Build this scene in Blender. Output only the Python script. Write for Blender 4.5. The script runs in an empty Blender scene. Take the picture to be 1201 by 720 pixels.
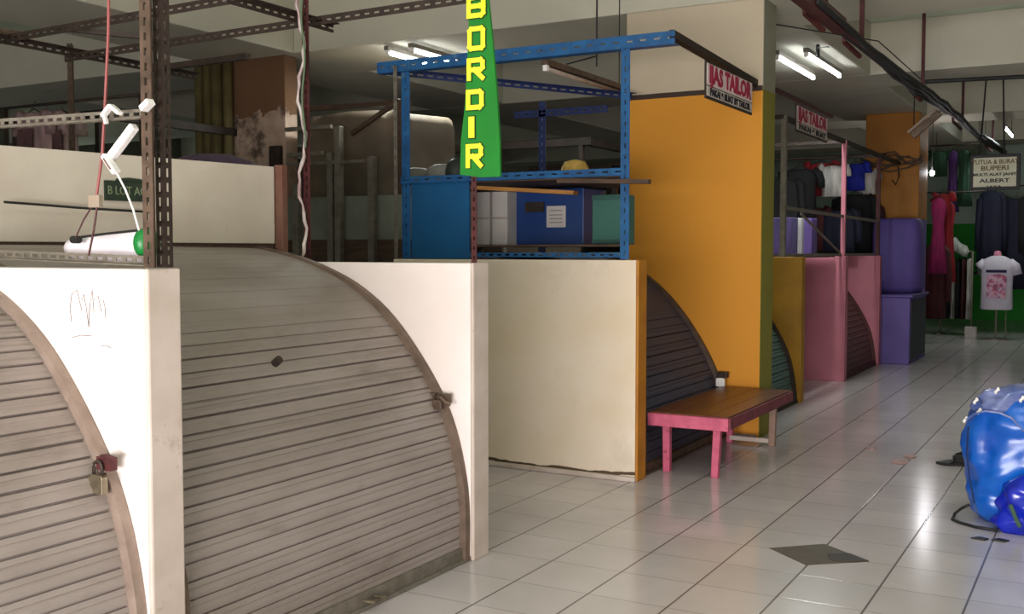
import bpy, bmesh, math, random
from mathutils import Vector, Matrix
random.seed(7)
S = bpy.context.scene
COL = S.collection

# ------------------------------------------------------------------ camera
FOC = 1244.0; HC = 1.6
PITCH = math.radians(3.0); YAW = math.atan(704/1244*math.cos(PITCH))
cam_d = bpy.data.cameras.new('camera'); cam = bpy.data.objects.new('camera', cam_d); COL.objects.link(cam)
cam_d.sensor_width = 36.0; cam_d.lens = 36.0*FOC/1201.0; cam_d.clip_start = .05; cam_d.clip_end = 200
cam.location = (0, 0, HC); cam.rotation_euler = (math.pi/2-PITCH, 0, YAW)
S.camera = cam
cF = Vector((-math.sin(YAW)*math.cos(PITCH), math.cos(YAW)*math.cos(PITCH), -math.sin(PITCH)))
cR = Vector((math.cos(YAW), math.sin(YAW), 0)); cU = cR.cross(cF)
def ray(x, y): return cF+cR*((x-600.5)/FOC)+cU*((360-y)/FOC)
def onY(x, y, Y): d = ray(x, y); return d*(Y/d.y)+Vector((0, 0, HC))
def onZ(x, y, Z): d = ray(x, y); return d*((Z-HC)/d.z)+Vector((0, 0, HC))
def onX(x, y, X): d = ray(x, y); return d*(X/d.x)+Vector((0, 0, HC))

# ------------------------------------------------------------------ world, lights, exposure
S.view_settings.view_transform = 'Standard'
S.view_settings.look = 'None'; S.view_settings.gamma = 1; S.view_settings.use_curve_mapping = False
S.view_settings.exposure = -0.05
W = bpy.data.worlds.new('world'); S.world = W; W.use_nodes = True
W.node_tree.nodes['Background'].inputs[0].default_value = (.75, .85, .9, 1)
W.node_tree.nodes['Background'].inputs[1].default_value = .22
def area(name, loc, rot, sx, sy, power, col):
    l = bpy.data.lights.new(name, 'AREA'); l.shape = 'RECTANGLE'; l.size = sx; l.size_y = sy; l.energy = power; l.color = col
    o = bpy.data.objects.new(name, l); COL.objects.link(o); o.location = loc; o.rotation_euler = rot; return o
# daylight coming in through the open entrance behind the camera
area('entrance_daylight', (-1.0, -3.4, .9), (math.radians(91), 0, 0), 5.6, 1.75, 820, (1.0, .95, .94))
# fill light added at the left wall to lift the dark back hall, no window there
area('hall_end_fill', (-18.9, 15, 2.6), (0, math.radians(-90), 0), 1.0, 14, 35, (.8, 1, .88))
LAMPS = []   # tube fixtures add their own light in their builder

# ------------------------------------------------------------------ materials
def lin(c):
    return tuple(((v/255)/12.92 if v/255 <= .04045 else (((v/255)+.055)/1.055)**2.4) for v in c)+(1,)
MATS = {}
def mat(name, c, c2=None, scale=4, rough=.6, metal=0, amt=.5, dirt=None, dscale=2.5, dlo=.55, dhi=.7, bump=0, stretch=(1, 1, 1), spec=.5, emit=0, trans=0):
    if name in MATS: return MATS[name]
    m = bpy.data.materials.new(name); m.use_nodes = True; nt = m.node_tree; N = nt.nodes; L = nt.links
    b = N['Principled BSDF']; b.inputs['Roughness'].default_value = rough; b.inputs['Metallic'].default_value = metal
    b.inputs['Specular IOR Level'].default_value = spec
    b.inputs['Base Color'].default_value = lin(c)
    if trans: b.inputs['Transmission Weight'].default_value = trans
    tc = N.new('ShaderNodeTexCoord'); mp = N.new('ShaderNodeMapping'); mp.inputs['Scale'].default_value = stretch
    L.new(tc.outputs['Object'], mp.inputs['Vector'])
    out = None
    n = N.new('ShaderNodeTexNoise'); n.inputs['Scale'].default_value = scale; n.inputs['Detail'].default_value = 5
    L.new(mp.outputs[0], n.inputs['Vector'])
    r = N.new('ShaderNodeValToRGB'); r.color_ramp.elements[0].position = .35; r.color_ramp.elements[1].position = .65
    r.color_ramp.elements[0].color = lin(c); r.color_ramp.elements[1].color = lin(c2 or tuple(int(v*.9) for v in c))
    L.new(n.outputs['Fac'], r.inputs['Fac']); out = r.outputs[0]
    if dirt:
        n2 = N.new('ShaderNodeTexNoise'); n2.inputs['Scale'].default_value = dscale; n2.inputs['Detail'].default_value = 8; n2.inputs['Roughness'].default_value = .7
        L.new(mp.outputs[0], n2.inputs['Vector'])
        r2 = N.new('ShaderNodeValToRGB'); r2.color_ramp.elements[0].position = dlo; r2.color_ramp.elements[1].position = dhi
        L.new(n2.outputs['Fac'], r2.inputs['Fac'])
        mx = N.new('ShaderNodeMix'); mx.data_type = 'RGBA'
        mu = N.new('ShaderNodeMath'); mu.operation = 'MULTIPLY'; mu.inputs[1].default_value = amt
        L.new(r2.outputs[0], mu.inputs[0]); L.new(mu.outputs[0], mx.inputs['Factor'])
        L.new(out, mx.inputs['A']); mx.inputs['B'].default_value = lin(dirt); out = mx.outputs['Result']
    L.new(out, b.inputs['Base Color'])
    if bump:
        bp = N.new('ShaderNodeBump'); bp.inputs['Strength'].default_value = bump; bp.inputs['Distance'].default_value = .01
        L.new(n.outputs['Fac'], bp.inputs['Height']); L.new(bp.outputs[0], b.inputs['Normal'])
    if emit:
        b.inputs['Emission Color'].default_value = lin(c); b.inputs['Emission Strength'].default_value = emit
    MATS[name] = m; return m

def add_height_band(m, z0, z1, c, noise=.06, axis='Z'):
    """a painted band between two world heights with a wavering edge (object origin is at the world origin)"""
    nt = m.node_tree; N = nt.nodes; L = nt.links; b = N['Principled BSDF']
    src = b.inputs['Base Color'].links[0].from_socket
    tc = N.new('ShaderNodeTexCoord'); sp = N.new('ShaderNodeSeparateXYZ'); L.new(tc.outputs['Object'], sp.inputs[0])
    nz = N.new('ShaderNodeTexNoise'); nz.inputs['Scale'].default_value = 5; nz.inputs['Detail'].default_value = 6
    L.new(tc.outputs['Object'], nz.inputs['Vector'])
    ma = N.new('ShaderNodeMath'); ma.operation = 'MULTIPLY_ADD'; ma.inputs[1].default_value = noise*2; L.new(nz.outputs['Fac'], ma.inputs[0])
    L.new(sp.outputs[axis], ma.inputs[2])
    g = N.new('ShaderNodeMath'); g.operation = 'GREATER_THAN'; g.inputs[1].default_value = z0+noise; L.new(ma.outputs[0], g.inputs[0])
    l = N.new('ShaderNodeMath'); l.operation = 'LESS_THAN'; l.inputs[1].default_value = z1+noise; L.new(ma.outputs[0], l.inputs[0])
    mm = N.new('ShaderNodeMath'); mm.operation = 'MULTIPLY'; L.new(g.outputs[0], mm.inputs[0]); L.new(l.outputs[0], mm.inputs[1])
    mx = N.new('ShaderNodeMix'); mx.data_type = 'RGBA'; L.new(mm.outputs[0], mx.inputs['Factor']); L.new(src, mx.inputs['A']); mx.inputs['B'].default_value = lin(c)
    L.new(mx.outputs['Result'], b.inputs['Base Color'])

white_plaster = mat('white_plaster', (240, 228, 224), (232, 218, 212), 2, .7, dirt=(170, 150, 130), dscale=3, dlo=.62, dhi=.8, amt=.35)
add_height_band(white_plaster, -1, .03, (70, 60, 52), .02)
end_plaster = mat('end_plaster', (204, 188, 178), (188, 172, 160), 5, .75, dirt=(120, 96, 78), dscale=6, dlo=.6, dhi=.72, amt=.6)
cream_plaster = mat('cream_plaster', (226, 206, 178), (236, 220, 202), 1.5, .7, dirt=(160, 140, 95), dscale=1.7, dlo=.55, dhi=.85, amt=.5)
add_height_band(cream_plaster, .03, .055, (84, 66, 46), .03)
board_white = mat('board_white', (194, 184, 168), (184, 172, 156), 3, .7, dirt=(130, 110, 90), dscale=5, dlo=.66, dhi=.74, amt=.6)
yellow_paint = mat('yellow_paint', (212, 134, 24), (220, 142, 32), 2, .5)
olive_paint = mat('olive_paint', (126, 116, 34), (112, 104, 30), 3, .6)
dark_yellow = mat('dark_yellow_paint', (170, 122, 12), (150, 106, 10), 3, .6)
pink_paint = mat('pink_paint', (190, 112, 128), (178, 104, 120), 3, .6)
purple_paint = mat('purple_paint', (98, 78, 152), (88, 70, 140), 3, .55)
concrete = mat('concrete_beige', (196, 182, 158), (186, 172, 148), 2, .85)
concrete_grey = mat('concrete_grey', (150, 148, 132), (142, 140, 124), 2, .85)
slab = mat('slab_paint', (206, 218, 198), (196, 208, 188), 1.2, .85, dirt=(130, 132, 110), dscale=.8, amt=.4)
soffit = mat('beam_paint', (204, 198, 180), (194, 190, 172), 1.5, .85)
rusty = mat('brown_metal', (104, 84, 70), (80, 64, 52), 14, .55, .4, dirt=(50, 36, 28), dscale=9, amt=.7)
dark_metal = mat('dark_metal', (48, 38, 32), (64, 50, 42), 10, .6, .3)
maroon_metal = mat('maroon_metal', (86, 36, 36), (66, 30, 30), 10, .6, .2)
grey_metal = mat('grey_metal', (132, 124, 112), (110, 102, 90), 12, .5, .3)
blue_metal = mat('blue_metal', (24, 92, 146), (18, 74, 124), 10, .5, 0, dirt=(120, 140, 150), dscale=14, dlo=.62, dhi=.7, amt=.5)
blue_panel = mat('blue_panel', (6, 86, 136), (4, 78, 126), 3, .5)
deep_blue = mat('deep_blue', (18, 58, 124), (34, 62, 116), 3, .45)
green_panel = mat('green_panel', (54, 104, 92), (48, 94, 84), 3, .6)
wood = mat('plank_wood', (176, 122, 52), (146, 96, 40), 6, .6, stretch=(1, 6, 6))
dark_wood = mat('dark_wood', (82, 60, 44), (62, 44, 32), 6, .65, stretch=(1, 6, 6))
paper = mat('paper', (206, 200, 194), (196, 188, 184), 5, .8)
white_plastic = mat('white_plastic', (238, 234, 230), (230, 226, 222), 4, .4)
green_plastic = mat('green_plastic', (10, 130, 52), (8, 110, 44), 4, .4)
black = mat('black_rubber', (20, 18, 18), (28, 26, 26), 8, .6)
steel = mat('padlock_steel', (150, 140, 118), (120, 110, 92), 20, .35, .8)
red_cable = mat('red_cable', (140, 70, 66), (120, 58, 54), 8, .6)
tube_on = mat('tube_glow', (240, 250, 255), rough=.3, emit=22)
tube_off = mat('tube_unlit', (170, 150, 136), (150, 130, 116), 8, .4)
bulb_on = mat('bulb_glow', (255, 250, 240), rough=.3, emit=60)
banner_green = mat('banner_green', (20, 128, 34), (16, 112, 30), 3, .45)
letter_yellow = mat('letter_yellow', (238, 244, 40), (232, 238, 60), 8, .5)
letter_dark = mat('letter_dark', (16, 44, 12), (20, 50, 14), 8, .5)
bench_pink = mat('bench_pink', (208, 96, 126), (188, 80, 110), 12, .55, dirt=(120, 40, 40), dscale=18, dlo=.6, dhi=.68, amt=.8)
bench_top = mat('bench_top', (98, 44, 34), (108, 66, 34), 4, .35, dirt=(86, 34, 30), dscale=5, amt=.6)
magenta = mat('magenta_ink', (170, 24, 68), (150, 20, 60), 8, .6)
brown_ink = mat('brown_ink', (92, 60, 24), (110, 80, 30), 30, .6)
ink = mat('black_ink', (24, 20, 34), rough=.6)
cardboard = mat('cardboard', (120, 92, 64), (104, 80, 56), 5, .8)
tarp = mat('brown_tarp', (116, 100, 82), (90, 78, 64), 2, .7, bump=.4)
dim_panel = mat('dim_panel', (128, 132, 120), (116, 120, 108), 3, .7)
straw = mat('straw', (190, 156, 80), (166, 132, 62), 30, .8)

def shutter_mat(name, c, c2, dirt):
    m = mat(name, c, c2, 3, .62, .1, dirt=dirt, dscale=7, dlo=.56, dhi=.75, amt=.4, stretch=(1, .35, 1)); return m
sh_grey = shutter_mat('shutter_grey', (156, 144, 138), (136, 124, 116), (92, 78, 66))
sh_blue = shutter_mat('shutter_slate', (60, 66, 84), (66, 62, 76), (34, 36, 66))
sh_teal = shutter_mat('shutter_teal', (80, 104, 100), (66, 90, 88), (50, 66, 60))
sh_brown = shutter_mat('shutter_brown', (112, 72, 72), (96, 62, 60), (70, 44, 44))

def floor_material():
    m = bpy.data.materials.new('glossy_floor_tiles'); m.use_nodes = True; nt = m.node_tree; N = nt.nodes; L = nt.links
    b = N['Principled BSDF']; tc = N.new('ShaderNodeTexCoord'); sp = N.new('ShaderNodeSeparateXYZ'); L.new(tc.outputs['Object'], sp.inputs[0])
    nz = N.new('ShaderNodeTexNoise'); nz.inputs['Scale'].default_value = 2.2; nz.inputs['Detail'].default_value = 6; L.new(tc.outputs['Object'], nz.inputs['Vector'])
    def grout(sock, off, width, sharp):
        a = N.new('ShaderNodeMath'); a.operation = 'ADD'; a.inputs[1].default_value = off; L.new(sock, a.inputs[0])
        w = N.new('ShaderNodeMath'); w.operation = 'PINGPONG'; w.inputs[1].default_value = .195; L.new(a.outputs[0], w.inputs[0])
        r = N.new('ShaderNodeMapRange'); r.inputs['From Min'].default_value = width*.5; r.inputs['From Max'].default_value = width; r.inputs['To Min'].default_value = sharp; r.inputs['To Max'].default_value = 0
        L.new(w.outputs[0], r.inputs['Value']); return r.outputs[0]
    g1 = grout(sp.outputs['X'], .925+39, .0065, .85)
    g2 = grout(sp.outputs['Y'], -5.6+39, .006, .34)
    mxm = N.new('ShaderNodeMath'); mxm.operation = 'MAXIMUM'; L.new(g1, mxm.inputs[0]); L.new(g2, mxm.inputs[1])
    # dirt breaks the grout up a little
    r = N.new('ShaderNodeValToRGB'); r.color_ramp.elements[0].position = .3; r.color_ramp.elements[1].position = .7
    r.color_ramp.elements[0].color = lin((212, 203, 204)); r.color_ramp.elements[1].color = lin((197, 189, 189)); L.new(nz.outputs['Fac'], r.inputs['Fac'])
    # each tile a slightly different tone
    fx = N.new('ShaderNodeVectorMath'); fx.operation = 'MULTIPLY_ADD'; fx.inputs[1].default_value = (1/.39, 1/.39, 0); fx.inputs[2].default_value = (.925/.39, -5.6/.39, 0)
    L.new(tc.outputs['Object'], fx.inputs[0])
    fl = N.new('ShaderNodeVectorMath'); fl.operation = 'FLOOR'; L.new(fx.outputs[0], fl.inputs[0])
    wn = N.new('ShaderNodeTexWhiteNoise'); wn.noise_dimensions = '2D'; L.new(fl.outputs[0], wn.inputs['Vector'])
    tm = N.new('ShaderNodeMapRange'); tm.inputs['To Min'].default_value = .9; tm.inputs['To Max'].default_value = 1.0; L.new(wn.outputs['Value'], tm.inputs['Value'])
    tmix = N.new('ShaderNodeVectorMath'); tmix.operation = 'SCALE'; L.new(r.outputs[0], tmix.inputs[0]); L.new(tm.outputs[0], tmix.inputs['Scale'])
    mx = N.new('ShaderNodeMix'); mx.data_type = 'RGBA'; L.new(mxm.outputs[0], mx.inputs['Factor']); L.new(tmix.outputs[0], mx.inputs['A']); mx.inputs['B'].default_value = lin((72, 64, 58))
    n3 = N.new('ShaderNodeTexNoise'); n3.inputs['Scale'].default_value = 9; n3.inputs['Detail'].default_value = 9; n3.inputs['Roughness'].default_value = .75; L.new(tc.outputs['Object'], n3.inputs['Vector'])
    r3 = N.new('ShaderNodeValToRGB'); r3.color_ramp.elements[0].position = .66; r3.color_ramp.elements[1].position = .76; L.new(n3.outputs['Fac'], r3.inputs['Fac'])
    m3 = N.new('ShaderNodeMath'); m3.operation = 'MULTIPLY'; m3.inputs[1].default_value = .12; L.new(r3.outputs[0], m3.inputs[0])
    mx2 = N.new('ShaderNodeMix'); mx2.data_type = 'RGBA'; L.new(m3.outputs[0], mx2.inputs['Factor']); L.new(mx.outputs['Result'], mx2.inputs['A']); mx2.inputs['B'].default_value = lin((96, 86, 76))
    L.new(mx2.outputs['Result'], b.inputs['Base Color'])
    rr = N.new('ShaderNodeMapRange'); rr.inputs['To Min'].default_value = .10; rr.inputs['To Max'].default_value = .24; L.new(nz.outputs['Fac'], rr.inputs['Value'])
    L.new(rr.outputs[0], b.inputs['Roughness'])
    bp = N.new('ShaderNodeBump'); bp.inputs['Strength'].default_value = .25; bp.inputs['Distance'].default_value = .003; bp.invert = True
    L.new(mxm.outputs[0], bp.inputs['Height']); L.new(bp.outputs[0], b.inputs['Normal'])
    return m
floor_tiles = floor_material()

# ------------------------------------------------------------------ mesh helpers
class MB:
    def __init__(s): s.v = []; s.f = []
    def box(s, a, b):
        x0, y0, z0 = [min(p, q) for p, q in zip(a, b)]; x1, y1, z1 = [max(p, q) for p, q in zip(a, b)]
        n = len(s.v); s.v += [(x0, y0, z0), (x1, y0, z0), (x1, y1, z0), (x0, y1, z0), (x0, y0, z1), (x1, y0, z1), (x1, y1, z1), (x0, y1, z1)]
        s.f += [tuple(n+i for i in q) for q in ((0, 3, 2, 1), (4, 5, 6, 7), (0, 1, 5, 4), (1, 2, 6, 5), (2, 3, 7, 6), (3, 0, 4, 7))]; return s
    def bar(s, p, q, w, h=None, up=(0, 0, 1)):
        p = Vector(p); q = Vector(q); h = h or w; d = (q-p).normalized(); u = Vector(up)
        if abs(d.dot(u)) > .98: u = Vector((1, 0, 0))
        r = d.cross(u).normalized(); u = r.cross(d).normalized(); n = len(s.v)
        for c in (p, q):
            for a, b in ((-1, -1), (1, -1), (1, 1), (-1, 1)): s.v.append(tuple(c+r*(a*w/2)+u*(b*h/2)))
        s.f += [tuple(n+i for i in t) for t in ((0, 3, 2, 1), (4, 5, 6, 7), (0, 1, 5, 4), (1, 2, 6, 5), (2, 3, 7, 6), (3, 0, 4, 7))]; return s
    def tube(s, pts, r, seg=8):
        pts = [Vector(p) for p in pts]; n0 = len(s.v); k = len(pts)
        for i, p in enumerate(pts):
            d = (pts[min(i+1, k-1)]-pts[max(i-1, 0)]).normalized()
            u = Vector((0, 0, 1)) if abs(d.z) < .9 else Vector((1, 0, 0))
            a = d.cross(u).normalized(); b = a.cross(d).normalized(); rr = r[i] if isinstance(r, (list, tuple)) else r
            for j in range(seg):
                t = 2*math.pi*j/seg; s.v.append(tuple(p+a*(rr*math.cos(t))+b*(rr*math.sin(t))))
        for i in range(k-1):
            for j in range(seg):
                s.f.append((n0+i*seg+j, n0+i*seg+(j+1) % seg, n0+(i+1)*seg+(j+1) % seg, n0+(i+1)*seg+j))
        s.f.append(tuple(n0+j for j in range(seg))[::-1]); s.f.append(tuple(n0+(k-1)*seg+j for j in range(seg))); return s
    def prism(s, poly, axis, a, b):
        """poly: 2-D outline in the two other axes, extruded from a to b along axis"""
        n = len(s.v); k = len(poly)
        for c in (a, b):
            for (u, w) in poly:
                s.v.append({'x': (c, u, w), 'y': (u, c, w), 'z': (u, w, c)}[axis])
        s.f.append(tuple(range(n, n+k))[::-1]); s.f.append(tuple(range(n+k, n+2*k)))
        for i in range(k): s.f.append((n+i, n+(i+1) % k, n+k+(i+1) % k, n+k+i))
        return s
    def loft(s, rings, cap=True):
        n0 = len(s.v); m = len(rings[0])
        for r in rings: s.v += [tuple(p) for p in r]
        for i in range(len(rings)-1):
            for j in range(m): s.f.append((n0+i*m+j, n0+i*m+(j+1) % m, n0+(i+1)*m+(j+1) % m, n0+(i+1)*m+j))
        if cap: s.f.append(tuple(n0+j for j in range(m))[::-1]); s.f.append(tuple(n0+(len(rings)-1)*m+j for j in range(m)))
        return s
    def build(s, name, m, parent=None, smooth=False, bevel=0, org=None):
        me = bpy.data.meshes.new(name); org = Vector(org) if org is not None else None
        base = Vector((0, 0, 0))
        if org is not None: base = org
        if parent is not None: base = PW[parent.name]
        me.from_pydata([tuple(Vector(v)-base) for v in s.v], [], s.f); me.update()
        bm = bmesh.new(); bm.from_mesh(me); bmesh.ops.recalc_face_normals(bm, faces=bm.faces); bm.to_mesh(me); bm.free()
        me.materials.append(m)
        if smooth:
            for p in me.polygons: p.use_smooth = True
        o = bpy.data.objects.new(name, me); COL.objects.link(o)
        if parent is not None: o.parent = parent; PW[o.name] = base
        else: o.location = base; PW[o.name] = base
        if bevel:
            bv = o.modifiers.new('bevel', 'BEVEL'); bv.width = bevel; bv.segments = 2; bv.limit_method = 'ANGLE'; bv.angle_limit = .7
        return o
PW = {}
def tag(o, label, cat, group=None, kind=None):
    o['label'] = label; o['category'] = cat
    if group: o['group'] = group
    if kind: o['kind'] = kind
    return o
def thing(name, label, cat, loc=(0, 0, 0), group=None):
    o = bpy.data.objects.new(name, None); COL.objects.link(o); o.location = loc; PW[o.name] = Vector(loc); o.empty_display_size = .1
    return tag(o, label, cat, group)
def struct(mb, name, m, bevel=0):
    o = mb.build(name, m, bevel=bevel); o['kind'] = 'structure'; return o
def copy_thing(o, delta, label=None, group=None):
    c = o.copy(); COL.objects.link(c); c.location = Vector(o.location)+Vector(delta)
    if label: c['label'] = label
    if group: c['group'] = group
    for ch in list(o.children):
        d = ch.copy(); COL.objects.link(d); d.parent = c
        for g in list(ch.children):
            e = g.copy(); COL.objects.link(e); e.parent = d
    return c

def angle_iron(mb, p, q, da, db, w=.04, t=.004, pitch=.05, slot=.026, sw=.012):
    """slotted angle bar from p to q; two perforated flanges growing along unit directions da and db"""
    p = Vector(p); q = Vector(q); d = (q-p); L = d.length; d.normalize(); da = Vector(da); db = Vector(db)
    for A, Bn in ((da, db), (db, da)):
        e = (w-sw)/2
        for off in (e/2, w-e/2):
            mb.bar(p+A*off, q+A*off, *( (e, t) ), up=Bn)
        n = int(L/pitch)
        for i in range(n+1):
            a = i*pitch-(pitch-slot)/2; b = min(L, a+(pitch-slot)); a = max(0, a)
            if b > a: mb.bar(p+d*a+A*(w/2), p+d*b+A*(w/2), sw+.001, t, up=Bn)
    return mb

def text_part(name, body, size, m, loc, rot, parent, width=None, extrude=.002, bold=.0):
    cu = bpy.data.curves.new(name, 'FONT'); cu.body = body; cu.size = size; cu.extrude = extrude; cu.align_x = 'CENTER'; cu.align_y = 'CENTER'; cu.offset = bold; cu.resolution_u = 2
    o = bpy.data.objects.new(name+'_tmp', cu); COL.objects.link(o)
    dg = bpy.context.evaluated_depsgraph_get(); dg.update()
    me = bpy.data.meshes.new_from_object(o.evaluated_get(dg)); bpy.data.objects.remove(o); bpy.data.curves.remove(cu)
    xs = [v.co.x for v in me.vertices]; sx = 1
    if width and xs: sx = width/(max(xs)-min(xs))
    M = Matrix.Translation(Vector(loc)-PW[parent.name]) @ rot.to_4x4() @ Matrix.Diagonal((sx, 1, 1, 1))
    me.transform(M); me.materials.clear(); me.materials.append(m); me.name = name
    t = bpy.data.objects.new(name, me); COL.objects.link(t); t.parent = parent; return t
FACE_Y = Matrix(((1, 0, 0), (0, 0, -1), (0, 1, 0)))          # text read by someone looking along +Y
FACE_X = Matrix(((0, 0, 1), (1, 0, 0), (0, 1, 0)))           # text read by someone looking along -X

# ------------------------------------------------------------------ setting
XF = -2.83           # front plane of the stalls
ZS = 4.35            # slab underside
ZB = 3.73            # beam underside
f = MB(); f.box((-19, -4, -.1), (4, 31, 0)); fo = struct(f, 'floor', floor_tiles)
f = MB(); f.box((-19, -4, ZS), (4, 31, ZS+.2)); struct(f, 'ceiling', slab)
f = MB(); f.box((3.0, -4, 0), (3.15, 31, ZS)); struct(f, 'wall_right', mat('wall_right_paint', (176, 172, 160)))
f = MB(); f.box((-19.15, -4, 0), (-19, 31, ZS)); struct(f, 'wall_left', mat('wall_left_paint', (110, 112, 96)))
gw = mat('far_wall_paint', (196, 214, 200), (184, 200, 188), 2, .7); add_height_band(gw, -1, 2.25, (34, 150, 40), .0)
f = MB(); f.box((-19, 27, 0), (3.0, 27.15, ZS)); struct(f, 'wall_far', gw)
n = 1
for (y0, y1) in ((8.9, 10.2), (13.4, 14.45), (17.9, 19.0), (22.4, 23.5)):
    f = MB(); f.box((-19, y0, ZB), (3.0, y1, ZS)); struct(f, 'trim_%d' % n, soffit, .012); n += 1
for (x0, x1) in ((-3.85, -2.6), (-9.0, -7.72), (-14.2, -12.9)):
    f = MB()
    ys = [-4, 8.9, 10.2, 13.4, 14.45, 17.9, 19.0, 22.4, 23.5, 27]
    for a, b in zip(ys[0::2], ys[1::2]): 
        if x0 == -3.85 and b < 9: continue
        f.box((x0, a, ZB+.002), (x1, b, ZS))
    struct(f, 'trim_%d' % n, soffit, .012); n += 1

# columns: painted masonry
colA = mat('column_yellow_beige', (202, 186, 162), (194, 178, 154), 2, .75)
add_height_band(colA, -1, 2.96, (218, 146, 42), 0)
add_height_band(colA, 2.955, 3.0, (60, 44, 36), 0.004)
t = thing('column', 'broad concrete column painted yellow up to beam height beside the bench', 'column', (-3.2, 9.05, 0))
MB().box((-3.85, 8.9, 0), (-2.6, 9.24, ZB)).build('shaft', colA, t, bevel=.01)
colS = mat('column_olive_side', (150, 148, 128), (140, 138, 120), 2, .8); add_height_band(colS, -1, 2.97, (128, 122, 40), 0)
MB().box((-3.84, 9.235, 0), (-2.602, 9.27, ZB)).build('olive_side', colS, t)
MB().box((-2.603, 8.905, 0), (-2.597, 9.265, ZB)).build('olive_side', colS, t)
MB().box((-3.4, 8.86, 0), (-2.62, 8.9, .03)).build('curb', end_plaster, t)
t = thing('column', 'distant column painted yellow above and purple below beside the hanging clothes', 'column', (-3.0, 17.7, 0))
colC = mat('column_orange', (176, 112, 14), (160, 100, 12), 2, .6); add_height_band(colC, -1, 2.1, (100, 84, 156), 0)
MB().box((-3.4, 17.25, 0), (-2.6, 18.1, ZB)).build('shaft', colC, t, bevel=.01)
stain = mat('column_stained', (196, 168, 150), (170, 142, 122), 4, .85, dirt=(58, 44, 32), dscale=1.6, dlo=.5, dhi=.58, amt=.85, bump=.2)
add_height_band(stain, 3.15, 9, (112, 80, 54), .3)
t = thing('column', 'stained brown column with peeling patches behind the white partition board', 'column', (-8.4, 9, 0))
MB().box((-8.95, 8.9, 0), (-7.86, 9.1, ZB)).build('shaft', stain, t, bevel=.01)
pp = mat('olive_pipe', (108, 96, 58), (90, 80, 48), 6, .6)
for k, x in enumerate((-8.62, -8.78, -8.92, -9.05)):
    MB().tube([(x, 8.82, 0), (x, 8.82, 3.7)], .055 if k != 1 else .07, 10).build('drain_pipe', pp, t, smooth=True)
MB().box((-8.05, 8.84, 1.9), (-7.9, 8.92, 2.75)).build('meter_box', dark_metal, t, bevel=.01)
MB().box((-8.35, 8.85, 1.95), (-8.15, 8.92, 2.35)).build('switch_box', dark_metal, t, bevel=.01)

# ------------------------------------------------------------------ partition walls between stalls
def partition(y0, y1, face, end, label, xb=-4.2, top=1.54, xf=XF, base=False):
    t = thing('partition_wall', label, 'wall', ((xf+xb)/2, (y0+y1)/2, 0))
    MB().box((xb, y0, 0), (xf-.02, y1, top)).build('wall_body', face, t, bevel=.006)
    MB().box((xf-.022, y0-.002, 0), (xf, y1+.002, top+.002)).build('end_post', end, t, bevel=.008)
    if base: MB().box((xb, y0-.035, 0), (xf-.01, y0, .035)).build('base_ledge', base, t, bevel=.008)
    return t
p1 = partition(2.51, 2.655, white_plaster, end_plaster, 'white plaster partition wall with a pencil scribble, nearest the camera')
p2 = partition(4.61, 4.76, white_plaster, end_plaster, 'white partition wall under the green banner', xb=-4.15)
p3 = partition(6.78, 6.93, cream_plaster, mat('ochre_edge', (186, 122, 26), (168, 104, 22), 6, .6), 'cream partition wall with dirty base and yellow end beside the bench', xb=-4.9, base=end_plaster)
p5 = partition(11.2, 11.34, dark_yellow, dark_yellow, 'dark yellow partition wall behind the tall yellow column', xb=-4.6)
p6 = partition(13.3, 13.44, pink_paint, pink_paint, 'larger pink partition wall with nothing rolled down before it', xb=-4.6)
p7 = partition(15.5, 15.64, pink_paint, pink_paint, 'farther pink partition wall behind the small brown shutter', xb=-4.6)
# peeled plaster nicks and the scribble on the nearest wall
sc = MB()
for pts in ([(84, 345), (82, 362), (84, 378)], [(84, 345), (90, 340), (93, 352), (96, 365)], [(96, 352), (98, 345), (101, 360), (104, 384)], [(104, 384), (105, 360), (108, 340), (110, 366)], [(110, 352), (115, 347), (119, 366)], [(84, 396), (95, 393), (108, 394)], [(118, 406), (124, 405), (130, 408)], [(121, 352), (123, 360), (124, 374)]):
    sc.tube([onY(x, y, 2.508) for x, y in pts], .0013, 5)
sc.build('pencil_scribble', mat('pencil', (120, 108, 108)), p1)

# ------------------------------------------------------------------ roll-up curved shutters
def spline(tab, n):
    """resample a profile table (d, z) with Catmull-Rom by arc length"""
    P = [Vector((a, b)) for a, b in tab]; out = []
    for i in range(len(P)-1):
        p0 = P[max(i-1, 0)]; p1_ = P[i]; p2_ = P[i+1]; p3_ = P[min(i+2, len(P)-1)]
        for k in range(24):
            t = k/24; out.append(.5*((2*p1_)+(-p0+p2_)*t+(2*p0-5*p1_+4*p2_-p3_)*t*t+(-p0+3*p1_-3*p2_+p3_)*t**3))
    out.append(P[-1]); L = [0]
    for a, b in zip(out, out[1:]): L.append(L[-1]+(b-a).length)
    res = []; j = 0
    for i in range(n+1):
        s = L[-1]*i/n
        while j < len(L)-2 and L[j+1] < s: j += 1
        u = (s-L[j])/max(1e-9, L[j+1]-L[j]); res.append(out[j].lerp(out[j+1], u))
    return res, L[-1]
TAB_A = [(.0, 0), (.012, .4), (.13, .8), (.40, 1.18), (.66, 1.395), (.97, 1.53), (1.28, 1.605), (1.5, 1.63)]
TAB_B = [(.0, 0), (.10, .52), (.40, 1.03), (.76, 1.38), (1.1, 1.53), (1.5, 1.59)]
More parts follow.
